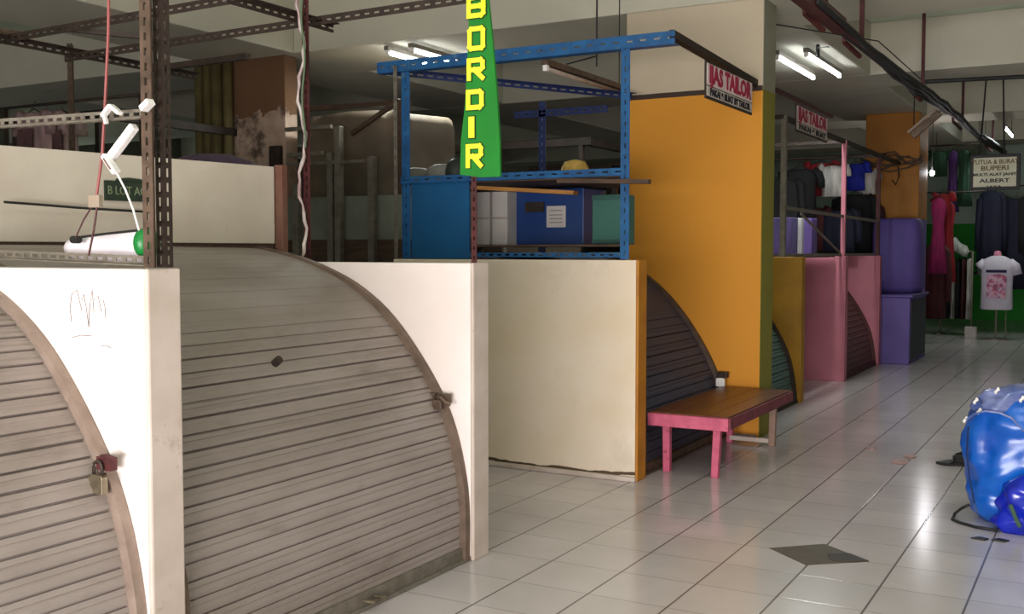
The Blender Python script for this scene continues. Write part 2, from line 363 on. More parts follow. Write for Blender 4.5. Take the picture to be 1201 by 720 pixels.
def shutter(y0, y1, tab, m, label, rail_mat, rail_w, xf=XF-.035, locks=(), pitch=.076, plain_from=1.25, barm=None, alt=1.0):
    t = thing('roller_shutter', label, 'shutter', (xf-.5, (y0+y1)/2, 0), 'curved roller shutters of the stalls')
    base, L = spline(tab, 40); nsl = int(L/pitch)
    # slatted curtain: each slat a shallow bulge, then a deep narrow groove
    sub = [(0, -.02), (.06, -.02), (.07, .006), (.30, .007), (.52, .001), (.60, .0015), (.64, .006), (.93, .002), (.95, -.02)]
    prof = []
    fine, _ = spline(tab, 600)
    def at_s(s):
        u = max(0, min(.99999, s/L))*600; i = int(u); p = fine[i].lerp(fine[min(600, i+1)], u-i)
        d = (fine[min(600, i+2)]-fine[max(0, i-1)]).normalized(); return p, Vector((-d.y, d.x))
    for i in range(nsl):
        for (a, h) in sub:
            s = (i+a)*pitch+.06; p, nn = at_s(s); z = p.y
            g = 1 if z < plain_from else max(.08, 1-(z-plain_from)*5)
            if i % 2: g *= alt
            g *= .55+.45*math.sin(i*1.9+a)**2 if z > .9 else 1
            prof.append((xf-p.x-.03-nn.x*h*g, p.y+nn.y*h*g))
    # outward normal is towards +x / up
    cur = MB(); ny = 2; n0 = 0
    for (x, z) in prof:
        cur.v += [(x, y0, z), (x, y1, z)]
    inner = [(x-.012, z-.012) for x, z in prof]
    k = len(prof)
    for (x, z) in inner: cur.v += [(x, y0, z), (x, y1, z)]
    for i in range(k-1):
        cur.f.append((2*i, 2*i+1, 2*i+3, 2*i+2)); a = 2*k
        cur.f.append((a+2*i, a+2*i+2, a+2*i+3, a+2*i+1))
        cur.f.append((2*i, 2*i+2, a+2*i+2, a+2*i)); cur.f.append((2*i+1, a+2*i+1, a+2*i+3, 2*i+3))
    c = cur.build('slat_curtain', m, t)
    MB().box((xf-.05, y0, .004), (xf-.005, y1, .075)).build('bottom_bar', barm or rail_mat, t, bevel=.004)
    MB().box((xf-.012, y0+.0, .004), (xf+.012, y1-.0, .02)).build('bottom_bar_lip', barm or rail_mat, t)
    # guide rails follow the curve beside each wall
    for (ya, yb) in ((y1-.045, y1-.004), (y0+.004, y0+.04)):
        r = MB(); pts = base
        ring = []
        for i, p in enumerate(pts):
            d = (pts[min(i+1, 40)]-pts[max(i-1, 0)]).normalized(); nn = Vector((-d.y, d.x))
            # inward direction: towards -x and down
            iv = Vector((-1 if d.y > .98 else -abs(d.y), -abs(d.x)))
            iv.normalize()
            ox, oz = xf-p.x+.012, p.y+.004
            ix, iz = ox+iv.x*rail_w, max(0.002, oz+iv.y*rail_w)
            ring.append([(ox, ya, oz), (ox, yb, oz), (ix, yb, iz), (ix, ya, iz)])
        r.loft(ring); r.build('guide_rail', rail_mat, t)
    return t
rail_pink = mat('rail_pinkish', (150, 132, 120), (128, 110, 98), 9, .55, .1, dirt=(110, 88, 76), dscale=8, amt=.5)
rail_brown = mat('rail_brown', (118, 98, 84), (92, 76, 64), 9, .55, .1, dirt=(80, 60, 48), dscale=8, amt=.5)
s1 = shutter(.62, 2.51, TAB_A, sh_grey, 'nearest curved grey roller shutter cut by the left edge, closed with a hanging padlock', rail_pink, .085, pitch=.066, plain_from=1.5, alt=.75)
s2 = shutter(2.66, 4.61, TAB_A, sh_grey, 'wide curved grey roller shutter between the two white partition walls', rail_brown, .048, pitch=.0665, plain_from=1.12, barm=grey_metal, alt=.38)
s4 = shutter(6.94, 8.9, TAB_B, sh_blue, 'dark slate blue roller shutter behind the pink bench', rusty, .05, alt=.25, plain_from=.9)
s5 = shutter(9.28, 11.2, TAB_B, sh_teal, 'narrow-looking teal grey roller shutter just past the yellow column', dark_metal, .06)
s7 = shutter(13.45, 15.5, TAB_B, sh_brown, 'small brown roller shutter between the two pink walls', maroon_metal, .05)
# keyhole and handle on the wide shutter
kh = onX(324, 424, XF-.27)
MB().tube([kh+Vector((-.01, 0, -.01)), kh+Vector((.02, 0, .012))], .018, 12).build('keyhole', dark_metal, s2)
hb = onX(402, 714, XF)
MB().tube([(XF-.03, 3.72, .045), (XF+.03, 3.72, .05), (XF+.03, 3.80, .05), (XF-.03, 3.80, .045)], .008, 8).build('pull_handle', steel, s2)

def padlock(x, y, z, label, s=1.0, shack=dark_metal, body=steel):
    t = thing('padlock', label, 'padlock', (x, y, z))
    MB().prism([(x-.03*s, z-.035*s), (x+.03*s, z-.035*s), (x+.03*s, z+.015*s), (x+.022*s, z+.024*s), (x-.022*s, z+.024*s), (x-.03*s, z+.015*s)], 'y', y-.011*s, y+.011*s).build('lock_body', body, t, bevel=.003)
    pts = [(x-.018*s, y, z+.02*s)]+[(x-.018*s*math.cos(a), y, z+.045*s+.018*s*math.sin(a)) for a in [k*math.pi/6 for k in range(7)]]+[(x+.018*s, y, z+.02*s)]
    MB().tube(pts, .005*s, 8).build('shackle', shack, t, smooth=True); return t
q = onY(115, 562, 2.43)
padlock(q.x, 2.43, q.z-.01, 'brass-coloured padlock hanging on the rail of the nearest shutter', 1.15)
t = MB(); t.box((q.x-.02, 2.44, q.z+.03), (q.x+.05, 2.47, q.z+.075)).tube([(q.x+.02, 2.43, q.z+.08), (q.x+.05, 2.43, q.z+.085), (q.x+.07, 2.45, q.z+.07)], .008); t.build('hasp', maroon_metal, s1)
q = onY(513, 470, 4.53)
padlock(q.x, 4.53, q.z-.015, 'dark rusty padlock on the right rail of the wide grey shutter', .85, dark_metal, rusty)
t = MB(); t.box((q.x-.06, 4.545, q.z-.01), (q.x+.06, 4.57, q.z+.035)).tube([(q.x+.02, 4.53, q.z+.02), (q.x+.05, 4.53, q.z-.005), (q.x+.075, 4.54, q.z-.015)], .011); t.build('hasp', rusty, s2)
q = onY(846, 443, 8.8)
padlock(q.x, 8.78, q.z-.03, 'small pale padlock on the rail above the far end of the bench', 1.25, dark_metal, white_plastic)
MB().box((q.x-.05, 8.8, q.z), (q.x+.05, 8.85, q.z+.05)).build('hasp', dark_metal, s4)

# ------------------------------------------------------------------ back boards behind the stalls
t = thing('partition_board', 'long white board closing the back of the two nearest stalls', 'board', (-4.5, 2.9, 0))
def slanted(y): return -4.478+(y-3.125)*.1524
b = MB(); b.prism([(slanted(.5), .5), (slanted(4.7), 4.7), (slanted(4.7)-.04, 4.7), (slanted(.5)-.04, .5)], 'z', 1.645, 2.09)
b.build('board_panel', board_white, t, bevel=.004)
b = MB(); b.prism([(slanted(.5)-.02, .5), (slanted(4.7)-.02, 4.7), (slanted(4.7)-.05, 4.7), (slanted(.5)-.05, .5)], 'z', 0, 1.645)
b.build('gap_shade_panel', dark_wood, t)  # dark sheet put in for the shade of the gap under the board
MB().box((-4.25, 4.71, 0), (-4.19, 4.76, 2.10)).build('edge_frame', mat('maroon_wood', (104, 62, 52), (132, 104, 82), 3, .7), t, bevel=.005)
cab = MB(); pts = [(0, 237), (40, 240), (90, 244), (140, 247), (175, 249)]
cab.tube([onX(x, y, -4.36-.05*(1-x/175)-.03*(1-x/175)) + Vector((.03, 0, 0)) for x, y in pts], .006)
cab.build('cable', black, t)
# plaque on the board
yq = (onX(122, 215, -4.39).y+onX(180, 215, -4.34).y)/2; hq = (onX(180, 215, -4.34).y-onX(122, 215, -4.39).y)/2
c0 = Vector((slanted(yq)+.012, yq, 1.905))
t = thing('plaque', 'dark green lettered plaque fixed on the long white back board', 'sign', tuple(c0))
u = Vector((.1507, .9886, 0)); nrm = Vector((.9886, -.1507, 0))
b = MB(); b.bar(c0-u*hq, c0+u*hq, .012, .1); 
b.tube([c0-u*hq*.5+Vector((0, 0, .05)), c0+u*.0+Vector((0, 0, .058)), c0+u*hq*.8+Vector((0, 0, .05))], .012)
b.build('plate', mat('plaque_green', (26, 40, 26), (34, 48, 30), 20), t)
Rm = Matrix((u, Vector((0, 0, 1)), nrm)).transposed()
text_part('lettering', 'B LOT ACT', .062, mat('plaque_text', (120, 130, 100)), c0+nrm*.008, Rm, t, width=hq*1.8)

# ------------------------------------------------------------------ slotted angle iron frames
# frame standing on the nearest wall
t = thing('metal_rack', 'brown slotted angle iron post and shelf rails standing on the nearest white wall', 'shelf frame', (XF-.1, 2.6, 1.54))
m = MB(); angle_iron(m, (-2.868, 2.53, 1.545), (-2.868, 2.53, 3.3), (1, 0, 0), (0, 1, 0), w=.05, t=.005)
m.build('post', rusty, t)
m = MB(); angle_iron(m, (-2.835, 2.59, 1.545), (-2.835, 2.59, 3.3), (-1, 0, 0), (0, 1, 0), w=.036, t=.005, slot=.03)
m.build('post', dark_metal, t)
m = MB(); angle_iron(m, (-4.3, 2.56, 2.075), (-2.87, 2.56, 2.052), (0, 0, 1), (0, -1, 0), w=.034, t=.004, slot=.03)
m.build('shelf_rail', grey_metal, t)
m = MB(); angle_iron(m, (-4.1, 2.56, 1.585), (-2.87, 2.56, 1.552), (0, 0, 1), (0, -1, 0), w=.032, t=.004, slot=.03)
m.build('shelf_rail', grey_metal, t)
# high frame over the second row
t = thing('metal_rack', 'high dark slotted frame spanning above the white back board in the upper left', 'shelf frame', (-5.2, 4.75, 0))
for p, q in (((-6.4, 4.98, 2.97), (-3.05, 4.98, 3.0)), ((-6.5, 4.45, 3.0), (-4.15, 4.45, 3.03))):
    m = MB(); angle_iron(m, p, q, (0, 0, -1), (0, 1, 0), w=.05, t=.006, pitch=.07, slot=.04); m.build('cross_rail', dark_metal, t)
for x in (-6.28, -4.2):
    m = MB(); angle_iron(m, (x, 3.4 if x < -6 else 4.3, 2.99), (x, 6.1 if x < -6 else 5.2, 2.99), (0, 0, -1), (1, 0, 0), w=.05, t=.006, pitch=.07, slot=.04); m.build('side_rail', dark_metal, t)
for x, y in ((-6.4, 5.0),):
    m = MB(); angle_iron(m, (x, y, 0), (x, y, 3.05), (1, 0, 0), (0, 1, 0), w=.05, pitch=.1); m.build('post', rusty, t)
m = MB(); m.bar((-6.5, 3.0, 3.0), (-6.3, 4.6, 3.02), .05); m.build('side_rail', rusty, t)
m = MB(); m.bar((-6.2, 5.6, 2.95), (-4.9, 5.2, 2.86), .04).bar((-5.9, 4.5, 3.02), (-5.4, 4.98, 2.98), .03); m.build('brace', dark_metal, t)
# post wrapped in pale plastic strip
t = thing('wrapped_post', 'thin post wound with a torn pale plastic strip behind the wide shutter', 'post', (-4.12, 4.86, 0))
m = MB(); angle_iron(m, (-4.14, 4.84, 0), (-4.14, 4.84, ZS-.001), (1, 0, 0), (0, 1, 0), w=.05, t=.005); m.build('post', maroon_metal, t)
m = MB(); pts = []
for i in range(60):
    z = 1.55+i*.046; pts.append((-4.115+.022*math.sin(i*.55)+.008*math.sin(i*2.1), 4.80-.014*math.cos(i*.55), z))
m.tube(pts, [.006+.006*abs(math.sin(i*.9)) for i in range(60)], 6)
m.build('plastic_strip', mat('pale_plastic_strip', (214, 204, 196), (150, 120, 120), 8, .5), t, smooth=True)
m = MB(); m.tube([(-4.09+.012*math.sin(i*.8+1), 4.79, 2.2+i*.06) for i in range(36)], .006, 6); m.build('cable', mat('green_cable', (90, 110, 80)), t)

# small post and green banner on the second wall
t = thing('slotted_post', 'thin maroon slotted post holding up the green banner', 'post', (XF-.03, 4.66, 1.54))
m = MB(); angle_iron(m, (-2.875, 4.665, 1.542), (-2.875, 4.665, 3.25), (1, 0, 0), (0, 1, 0), w=.03, t=.004, slot=.02); m.build('post', maroon_metal, t)
YB = 4.6
def bp(x, y, dy=0): p = onY(x, y, YB); return (p.x, p.z)
t = thing('banner', 'tall green hanging banner with yellow block letters reading downwards', 'banner', (-2.8, YB, 2.0))
out = [bp(540, 205), bp(564, 208), bp(587, 207), bp(586, 160), bp(583, 110), bp(578, 50), bp(573, 0), bp(568, -60), bp(550, -60), bp(551, 0), bp(549, 60), bp(546, 120), bp(541, 165)]
m = MB(); m.prism(out, 'y', YB-.004, YB+.012); m.build('cloth', banner_green, t)
# block letters as strokes in a 0..1 cell
GL = {'B': [[(0, 0), (0, 1)], [(0, 1), (.85, 1)], [(.85, 1), (1, .85)], [(1, .85), (1, .62)], [(1, .62), (.8, .52)], [(0, .52), (.8, .52)], [(.8, .52), (1, .4)], [(1, .4), (1, .12)], [(1, .12), (.85, 0)], [(.85, 0), (0, 0)]],
      'O': [[(0, .1), (0, .9)], [(0, .9), (.12, 1)], [(.12, 1), (.88, 1)], [(.88, 1), (1, .9)], [(1, .9), (1, .1)], [(1, .1), (.88, 0)], [(.88, 0), (.12, 0)], [(.12, 0), (0, .1)]],
      'R': [[(0, 0), (0, 1)], [(0, 1), (.88, 1)], [(.88, 1), (1, .88)], [(1, .88), (1, .58)], [(1, .58), (.85, .48)], [(.85, .48), (0, .48)], [(.4, .48), (1, 0)]],
      'D': [[(0, 0), (0, 1)], [(0, 1), (.85, 1)], [(.85, 1), (1, .85)], [(1, .85), (1, .15)], [(1, .15), (.85, 0)], [(.85, 0), (0, 0)]],
      'I': [[(.5, 0), (.5, 1)]]}
lay = [('B', 549, 568, -6, 22), ('O', 550, 567.5, 31, 60), ('R', 549.5, 567, 68, 95), ('D', 548.5, 566, 105, 129), ('I', 546, 561, 138, 161), ('R', 548, 565, 169, 197)]
my = MB(); md = MB(); kk = 0
for ch, xa, xb_, yt, yb in lay:
    a = bp(xa+2.0, yb-2.2); c = bp(xb_+.2, yt+2.2)
    for (p, q) in GL[ch]:
        kk += 1; yy = YB-.010-.0003*(kk % 11)
        P = Vector((a[0]+(c[0]-a[0])*p[0], yy, a[1]+(c[1]-a[1])*p[1])); Q = Vector((a[0]+(c[0]-a[0])*q[0], yy, a[1]+(c[1]-a[1])*q[1])); d = (Q-P).normalized()
        w = .0245 if ch != 'I' else .034
        my.bar(P-d*w*.45, Q+d*w*.45, .004, w, up=d.cross(Vector((0, 1, 0))))
        P.y = Q.y = YB-.0045-.0002*(kk % 11); md.bar(P-d*w*.62, Q+d*w*.62, .002, w+.008, up=d.cross(Vector((0, 1, 0))))
my.build('lettering', letter_yellow, t); md.build('lettering_outline', letter_dark, t)

# blue slotted frame over the cream wall
t = thing('blue_frame', 'tall blue slotted steel frame standing on the cream partition wall', 'shelf frame', (-3.9, 7.8, 0))
def postb(x, y, z0, z1, mm=blue_metal, w=.06, parent=t, name='post'):
    m = MB(); angle_iron(m, (x, y, z0), (x, y, z1), (1, 0, 0), (0, 1, 0), w=w, t=.006, pitch=.075, slot=.03, sw=.01); return m.build(name, mm, parent)
postb(-2.995, 6.84, 1.545, 3.03, w=.065); postb(-4.86, 6.85, 1.545, 3.04, w=.075); postb(-4.90, 6.80, 1.545, 3.04, grey_metal, .03)
bx = onY(632, 160, 8.72).x; postb(bx, 8.72, 0, 2.98, mat('navy_metal', (16, 36, 92), (14, 30, 78), 8), .07)
for z, xx0, xx1, w, dz in ((3.0, -5.08, -2.60, .085, .0), (2.13, -4.86, -2.96, .05, 0)):
    m = MB(); angle_iron(m, (xx0, 6.83, z), (xx1, 6.83, z+dz), (0, 0, 1), (0, 1, 0), w=w, t=.006, pitch=.1, slot=.045, sw=.011); m.build('rail', blue_metal, t)
m = MB(); angle_iron(m, (-4.3, 6.86, 1.56), (-2.98, 6.86, 1.56), (0, 0, 1), (0, 1, 0), w=.03, t=.004, pitch=.07, slot=.035); m.build('rail', blue_metal, t)
m = MB(); angle_iron(m, (-5.06, 6.9, 3.05), (-3.7, 8.68, 2.98), (0, 0, -1), (1, 0, 0), w=.05, t=.006, pitch=.085, slot=.05); m.build('rail', mat('navy_metal', (16, 36, 92)), t)
m = MB(); angle_iron(m, (-4.9, 8.72, 2.90), (-3.95, 8.72, 2.90), (0, 0, -1), (0, 1, 0), w=.06, t=.006, pitch=.085, slot=.05); m.build('rail', mat('navy_metal', (16, 36, 92)), t)
m = MB(); m.bar((-2.63, 6.84, 3.07), (-2.66, 9.0, 3.02), .035, .05).bar((-2.63, 6.84, 3.03), (-2.66, 9.0, 2.975), .012, .012); m.build('side_rail', dark_metal, t)
MB().box((-4.78, 6.86, 1.545), (-4.25, 6.875, 2.13)).build('side_panel', blue_panel, t)
MB().prism([(-4.86, 6.9), (-3.0, 6.9), (-3.22, 7.45), (-3.5, 8.0), (-4.86, 8.0)], 'z', 2.12, 2.145).build('shelf_board', dark_wood, t)
MB().prism([(-4.86, 6.94), (-3.03, 6.94), (-3.22, 7.45), (-3.5, 8.0), (-4.86, 8.0)], 'z', 1.635, 1.65).build('shelf_board', dark_wood, t)
MB().box((-4.85, 7.94, 0), (-4.80, 7.99, 2.12)).build('back_leg', dark_metal, t)
MB().box((-3.56, 7.95, 1.65), (-3.52, 7.99, 2.12)).build('back_leg', dark_metal, t)
t = tag(MB().bar(onY(655, 212, 6.79), onY(762, 213, 6.79), .05, .03).build('plank_offcut', dark_wood), 'short dark board poking out past the right blue post', 'board')
m = MB(); a = onY(560, 214, 7.0); b_ = onY(668, 230, 7.0)
m.bar((-4.50, 6.96, 2.105), (-3.45, 7.06, 2.03), .1, .03)
tag(m.build('wooden_plank', wood, bevel=.003), 'yellowish wooden plank sloping under the blue shelf rail', 'plank')
# things on the blue frame's lower shelf
t = thing('storage_cabinet', 'deep blue cabinet with a white notice and a dark slot on the lower shelf', 'cabinet', (-4.0, 7.7, 1.651))
MB().box((-4.44, 7.55, 1.651), (-3.62, 7.95, 2.10)).build('body', deep_blue, t, bevel=.008)
p = onY(652, 254, 7.54); MB().box((p.x-.085, 7.542, p.z-.085), (p.x+.085, 7.549, p.z+.085)).build('notice', paper, t)
for dz in (-.05, -.02, .01, .045): MB().box((p.x-.06, 7.5405, p.z+dz), (p.x+.055, 7.542, p.z+dz+.007)).build('print_line', mat('notice_ink', (140, 120, 124)), t)
p = onY(627, 243, 7.54); MB().box((p.x-.085, 7.535, p.z-.04), (p.x+.085, 7.549, p.z+.04)).build('slot', dark_metal, t)
for k, (xa, xb_) in enumerate(((557, 574), (577, 595))):
    a = onY(xa, 222, 7.4); c = onY(xb_, 280, 7.4)
    tt = thing('white_carton', ('white carton at the left end of the blue shelf, left one', 'white carton against the deep blue cabinet, right one')[k], 'carton', ((a.x+c.x)/2, 7.5, 1.651), None)
    MB().box((a.x, 7.4, 1.651), (c.x, 7.9, 2.08)).build('body', paper, tt, bevel=.004)
    MB().box((a.x+.005, 7.396, 1.86), (c.x-.005, 7.4, 1.875)).build('tape', mat('tape', (176, 160, 150)), tt)
t = thing('green_crate', 'dull green panelled crate at the right end of the blue shelf', 'crate', (-3.2, 7.3, 1.651))
MB().box((-3.385, 7.2, 1.651), (-3.13, 7.42, 2.02)).build('body', green_panel, t, bevel=.01)
for zz in (1.66, 1.98): MB().box((-3.38, 7.19, zz), (-3.135, 7.2, zz+.03)).build('rim', mat('green_rim', (40, 84, 74)), t)
# straw hat
t = thing('straw_hat', 'round straw hat lying on the upper blue shelf', 'hat', (-3.6, 7.35, 2.146))
def ringz(cx, cy, z, rx, ry, n=20): return [(cx+rx*math.cos(2*math.pi*j/n), cy+ry*math.sin(2*math.pi*j/n), z) for j in range(n)]
m = MB(); m.loft([ringz(-3.6, 7.35, 2.147, .17, .17), ringz(-3.6, 7.35, 2.16, .172, .172), ringz(-3.6, 7.35, 2.175, .12, .12), ringz(-3.6, 7.35, 2.24, .105, .105), ringz(-3.6, 7.35, 2.285, .08, .08), ringz(-3.6, 7.35, 2.30, .02, .02)]); m.build('hat_body', straw, t, smooth=True)
m = MB(); m.loft([ringz(-3.6, 7.35, 2.178, .123, .123), ringz(-3.6, 7.35, 2.205, .118, .118)], False); m.build('hat_band', dark_wood, t)
for k, (px, w, h, mm, nm, lab) in enumerate(((490, .22, .14, mat('pile_grey', (120, 116, 108)), 'folded_cloth', 'grey folded cloth on the upper blue shelf, by the left post'), (520, .26, .16, mat('pile_white', (130, 128, 120)), 'folded_cloth', 'pale folded cloth on the upper blue shelf, beside the banner'), (540, .2, .2, mat('pile_dark', (40, 46, 40)), 'cloth_bag', 'dark cloth bag on the upper blue shelf, behind the banner'))):
    x = onY(px, 200, 7.3).x; m = MB()
    rings = []
    for i, (zz, s) in enumerate(((0, .95), (.2, 1), (.5, 1.02), (.8, .9), (1, .55))):
        rings.append([(x+w/2*s*math.cos(a)*(1+.08*math.sin(3*a+i)), 7.3+.15*s*math.sin(a), 2.146+h*zz) for a in [2*math.pi*j/16 for j in range(16)]])
    m.loft(rings); tag(m.build(nm, mm, smooth=True), lab, 'cloth')

# signs along the aisle
def aisle_sign(x, ya, yb, zt, zb, skew, label, l1, l2, s=1.0):
    t = thing('shop_sign', label, 'sign', (x, (ya+yb)/2, zb))
    MB().box((x-.012, ya, zb), (x, yb, zt)).build('frame', dark_metal, t, bevel=.003)
    h = zt-zb; e = .02
    MB().box((x-.001, ya+e, zb+h*.36), (x+.004, yb-e, zt-e)).build('face', mat('sign_pink', (222, 206, 200), (210, 186, 186), 10), t)
    MB().box((x-.001, ya+e, zb+e), (x+.004, yb-e, zb+h*.33)).build('lower_strip', mat('sign_white', (206, 196, 186)), t)
    text_part('lettering', l1, h*.62, magenta, (x+.005, (ya+yb)/2, zb+h*.64), FACE_X, t, width=(yb-ya)*.9, bold=.008)
    text_part('small_lettering', l2, h*.25, ink, (x+.005, (ya+yb)/2, zb+h*.19), FACE_X, t, width=(yb-ya)*.86, bold=.004)
    return t
aisle_sign(-2.59, 7.43, 8.57, 2.985, 2.71, 0, 'tailor sign with magenta letters on the yellow column side', 'IJAS TAILOR', 'PAKAI & BUAT BY TAILOR')
s = aisle_sign(-2.80, 10.76, 12.1, 3.09, 2.81, 0, 'smaller-looking magenta lettered sign above the grey stall post', 'IJAS TAILOR', 'PAKAI & BUAT')
MB().bar((-2.82, 10.0, 3.13), (-2.82, 12.4, 3.13), .03, .04).build('hanging_bar', maroon_metal, s)

# stalls further along: posts and rails
t = thing('stall_frame', 'stall frame with grey, pink and maroon posts above the far partition walls', 'shelf frame', (-2.9, 13, 1.54))
for (y, mm) in ((10.62, grey_metal), (13.36, pink_paint), (15.56, maroon_metal)):
    z0 = 1.543
    m = MB(); m.bar((-2.88, y, z0), (-2.88, y, 2.95), .06, .05); m.build('post', mm, t)
m = MB(); m.bar((-2.88, 10.6, 2.04), (-2.88, 15.56, 2.02), .03, .035).bar((-2.9, 10.6, 1.56), (-2.9, 15.5, 1.56), .03, .03); m.build('rail', grey_metal, t)
m = MB(); m.bar((-2.88, 10.6, 2.93), (-2.88, 17.2, 2.95), .04, .05).bar((-4.6, 13.36, 2.94), (-2.88, 13.36, 2.94), .04, .04).bar((-4.6, 10.6, 2.94), (-2.88, 10.6, 2.94), .04, .04).bar((-4.6, 15.56, 2.94), (-2.88, 15.56, 2.94), .04, .04); m.build('top_rail', dark_metal, t)
m = MB(); m.bar((-2.9, 11.4, 2.0), (-2.9, 13.3, 1.58), .02, .02); m.build('brace', grey_metal, t)
for y in (10.6, 13.36, 15.56):
    MB().bar((-4.5, y, 1.543), (-4.5, y, 2.95), .05, .05).build('back_post', dark_metal, t)

# ------------------------------------------------------------------ garments
_gm = {}
def cloth_mat(c):
    k = 'cloth_%d_%d_%d' % c
    return mat(k, c, tuple(int(v*.75) for v in c), 6, .8, bump=.2, stretch=(3, 3, .6))
def garment(kind, x, y, ztop, w, h, c, label, group=None, rot=0, print_c=None, seed=0, sleeves=True, th=1.0):
    rnd = random.Random(seed+int(x*100)); names = {'dress': 'hanging_dress', 'shirt': 'hanging_shirt', 'jacket': 'hanging_jacket', 'trousers': 'hanging_trousers'}
    t = thing(names[kind], label, kind, (x, y, ztop), group)
    M = Matrix.Rotation(rot, 4, 'Z'); O = Vector((x, y, ztop))
    def P(a, b, c_): return tuple(O+(M @ Vector((a, b, c_))))
    prof = {'dress': [(.0, .2), (.04, .75), (.12, .9), (.35, .66), (.7, .9), (1, 1.15)], 'shirt': [(.0, .3), (.06, .95), (.2, .86), (.6, .84), (1, .88)],
            'jacket': [(.0, .3), (.06, 1.0), (.2, .95), (.6, .92), (1, .95)], 'trousers': [(0, .8), (.1, .84), (.3, .9), (1, .78)]}[kind]
    ph = rnd.random()*6; rings = []
    for (zz, ww) in prof:
        ring = []
        for j in range(24):
            a = 2*math.pi*j/24; fold = 1+.22*math.sin(6*a+ph)*zz
            ring.append(P(w/2*ww*math.cos(a), .06*th*fold*math.sin(a)*(1+zz*.5)+.008*th*math.sin(9*a), -h*zz-.03))
        rings.append(ring)
    m = MB(); m.loft(rings)
    m.build('cloth_body', cloth_mat(c), t, smooth=True)
    if sleeves and kind in ('shirt', 'jacket', 'dress'):
        ls = h*(.30 if kind != 'jacket' else .75)
        for sgn in (-1, 1):
            m = MB(); m.tube([P(sgn*w*.36, 0, -h*.06), P(sgn*w*.5, 0, -h*.13), P(sgn*w*.56, .01, -.05-ls*.6), P(sgn*w*.56, .01, -.05-ls)], [.05, .06, .055, .055], 10); m.build('sleeve', cloth_mat(c), t, smooth=True)
    if print_c:
        m = MB(); m.box((0, 0, 0), (.001, .001, .001)); m.v = [P(a*w*.25, -.10+b*.004, -h*(.3+.3*cc)) for (a, b, cc) in ((-1, 0, 0), (1, 0, 0), (1, 1, 0), (-1, 1, 0), (-1, 0, 1), (1, 0, 1), (1, 1, 1), (-1, 1, 1))]; m.build('print', cloth_mat(print_c), t)
    m = MB(); m.tube([P(-w*.38, 0, -.055), P(0, 0, .01), P(w*.38, 0, -.055)], .006, 6).tube([P(0, 0, 0), P(0, 0, .05), P(.02, 0, .075), P(.04, 0, .06)], .003, 6); m.build('hanger', black, t)
    return t

# clothes hanging inside the dark stalls behind the pink walls
C = {'navy': (14, 17, 46), 'black': (13, 12, 15), 'red': (140, 14, 24), 'white': (214, 208, 204), 'blue': (26, 40, 170), 'maroon': (70, 12, 22), 'dgreen': (16, 60, 34), 'mag': (150, 24, 90), 'green': (20, 110, 60), 'purple': (66, 28, 92), 'teal': (18, 60, 80)}
gl = [('jacket', 917, 14.2, 2.6, .5, .95, 'black', 'black jacket hanging beside the grey stall post', None), ('shirt', 938, 14.6, 2.75, .5, .8, 'black', 'black shirt hanging behind the magenta lettered sign', None),
      ('shirt', 963, 15.0, 2.85, .42, .45, 'red', 'red shirt hanging high in the far stall', None), ('shirt', 977, 14.9, 2.80, .34, .42, 'white', 'white shirt hanging high beside the red one', None),
      ('jacket', 950, 15.2, 2.25, .55, .62, 'maroon', 'maroon jacket hanging low in the far stall', None),
      ('shirt', 1003, 16.6, 2.95, .34, .4, 'blue', 'bright blue shirt hanging near the far column', None), ('shirt', 1017, 16.8, 2.85, .3, .35, 'white', 'white shirt hanging between the blue shirt and the far column', None),
      ('jacket', 1003, 16.7, 2.5, .55, .9, 'black', 'long black jacket hanging under the bright blue shirt', None), ('jacket', 1018, 17.0, 2.35, .4, .75, 'maroon', 'dark maroon jacket hanging nearest the far yellow column', None),
      ('jacket', 984, 15.2, 2.2, .5, .58, 'navy', 'navy jacket hanging behind the pink post', None)]
for i, (k, px, y, z, w, h, c, lab, g) in enumerate(gl):
    x = onY(px, 200, y).x; garment(k, x, y, z, w, h, C[c], lab, 'clothes hanging in the far stalls', rot=.1*math.sin(i*2), seed=i)
for (y, z0) in ((14.5, 2.8), (16.7, 3.0)):
    m = MB(); m.tube([(-6.5, y, z0+.06), (-3.0, y, z0+.06)], .014, 8); tag(m.build('clothes_rail', dark_metal, smooth=True), ('dark clothes rail over the pink walled stall' if y < 15 else 'farther dark clothes rail next to the far column'), 'rail')
# backdrop cabinets in those stalls
m = MB(); m.box((-4.9, 11.6, 0), (-4.6, 17.1, 2.3)); tag(m.build('tall_cabinet', mat('very_dark_wood', (34, 24, 26), (26, 18, 20), 4), bevel=.01), 'very dark tall cabinet along the back of the far pink stalls', 'cabinet')
for k, (px, y, c, lab) in enumerate(((917, 11.9, (96, 80, 140), 'mauve box on the shelf beside the grey stall post'), (938, 12.2, (200, 196, 200), 'white upright book at the end of the far shelf'), (946, 12.3, (110, 84, 160), 'purple box beside the white upright book'))):
    x = onY(px, 270, y).x; w = (.22, .05, .12)[k]
    tt = thing(('carton', 'book', 'carton')[k], lab, ('box', 'book', 'box')[k], (x, y, 1.561))
    MB().box((x-w/2, y, 1.561), (x+w/2, y+.25, 1.98)).build(('body', 'cover', 'body')[k], cloth_mat(c), tt, bevel=.006)
m = MB(); m.box((-4.3, 11.34, 1.53), (-2.95, 13.25, 1.56)); 
tag(m.build('counter_board', dark_wood), 'dark counter board inside the first pink walled stall', 'counter')

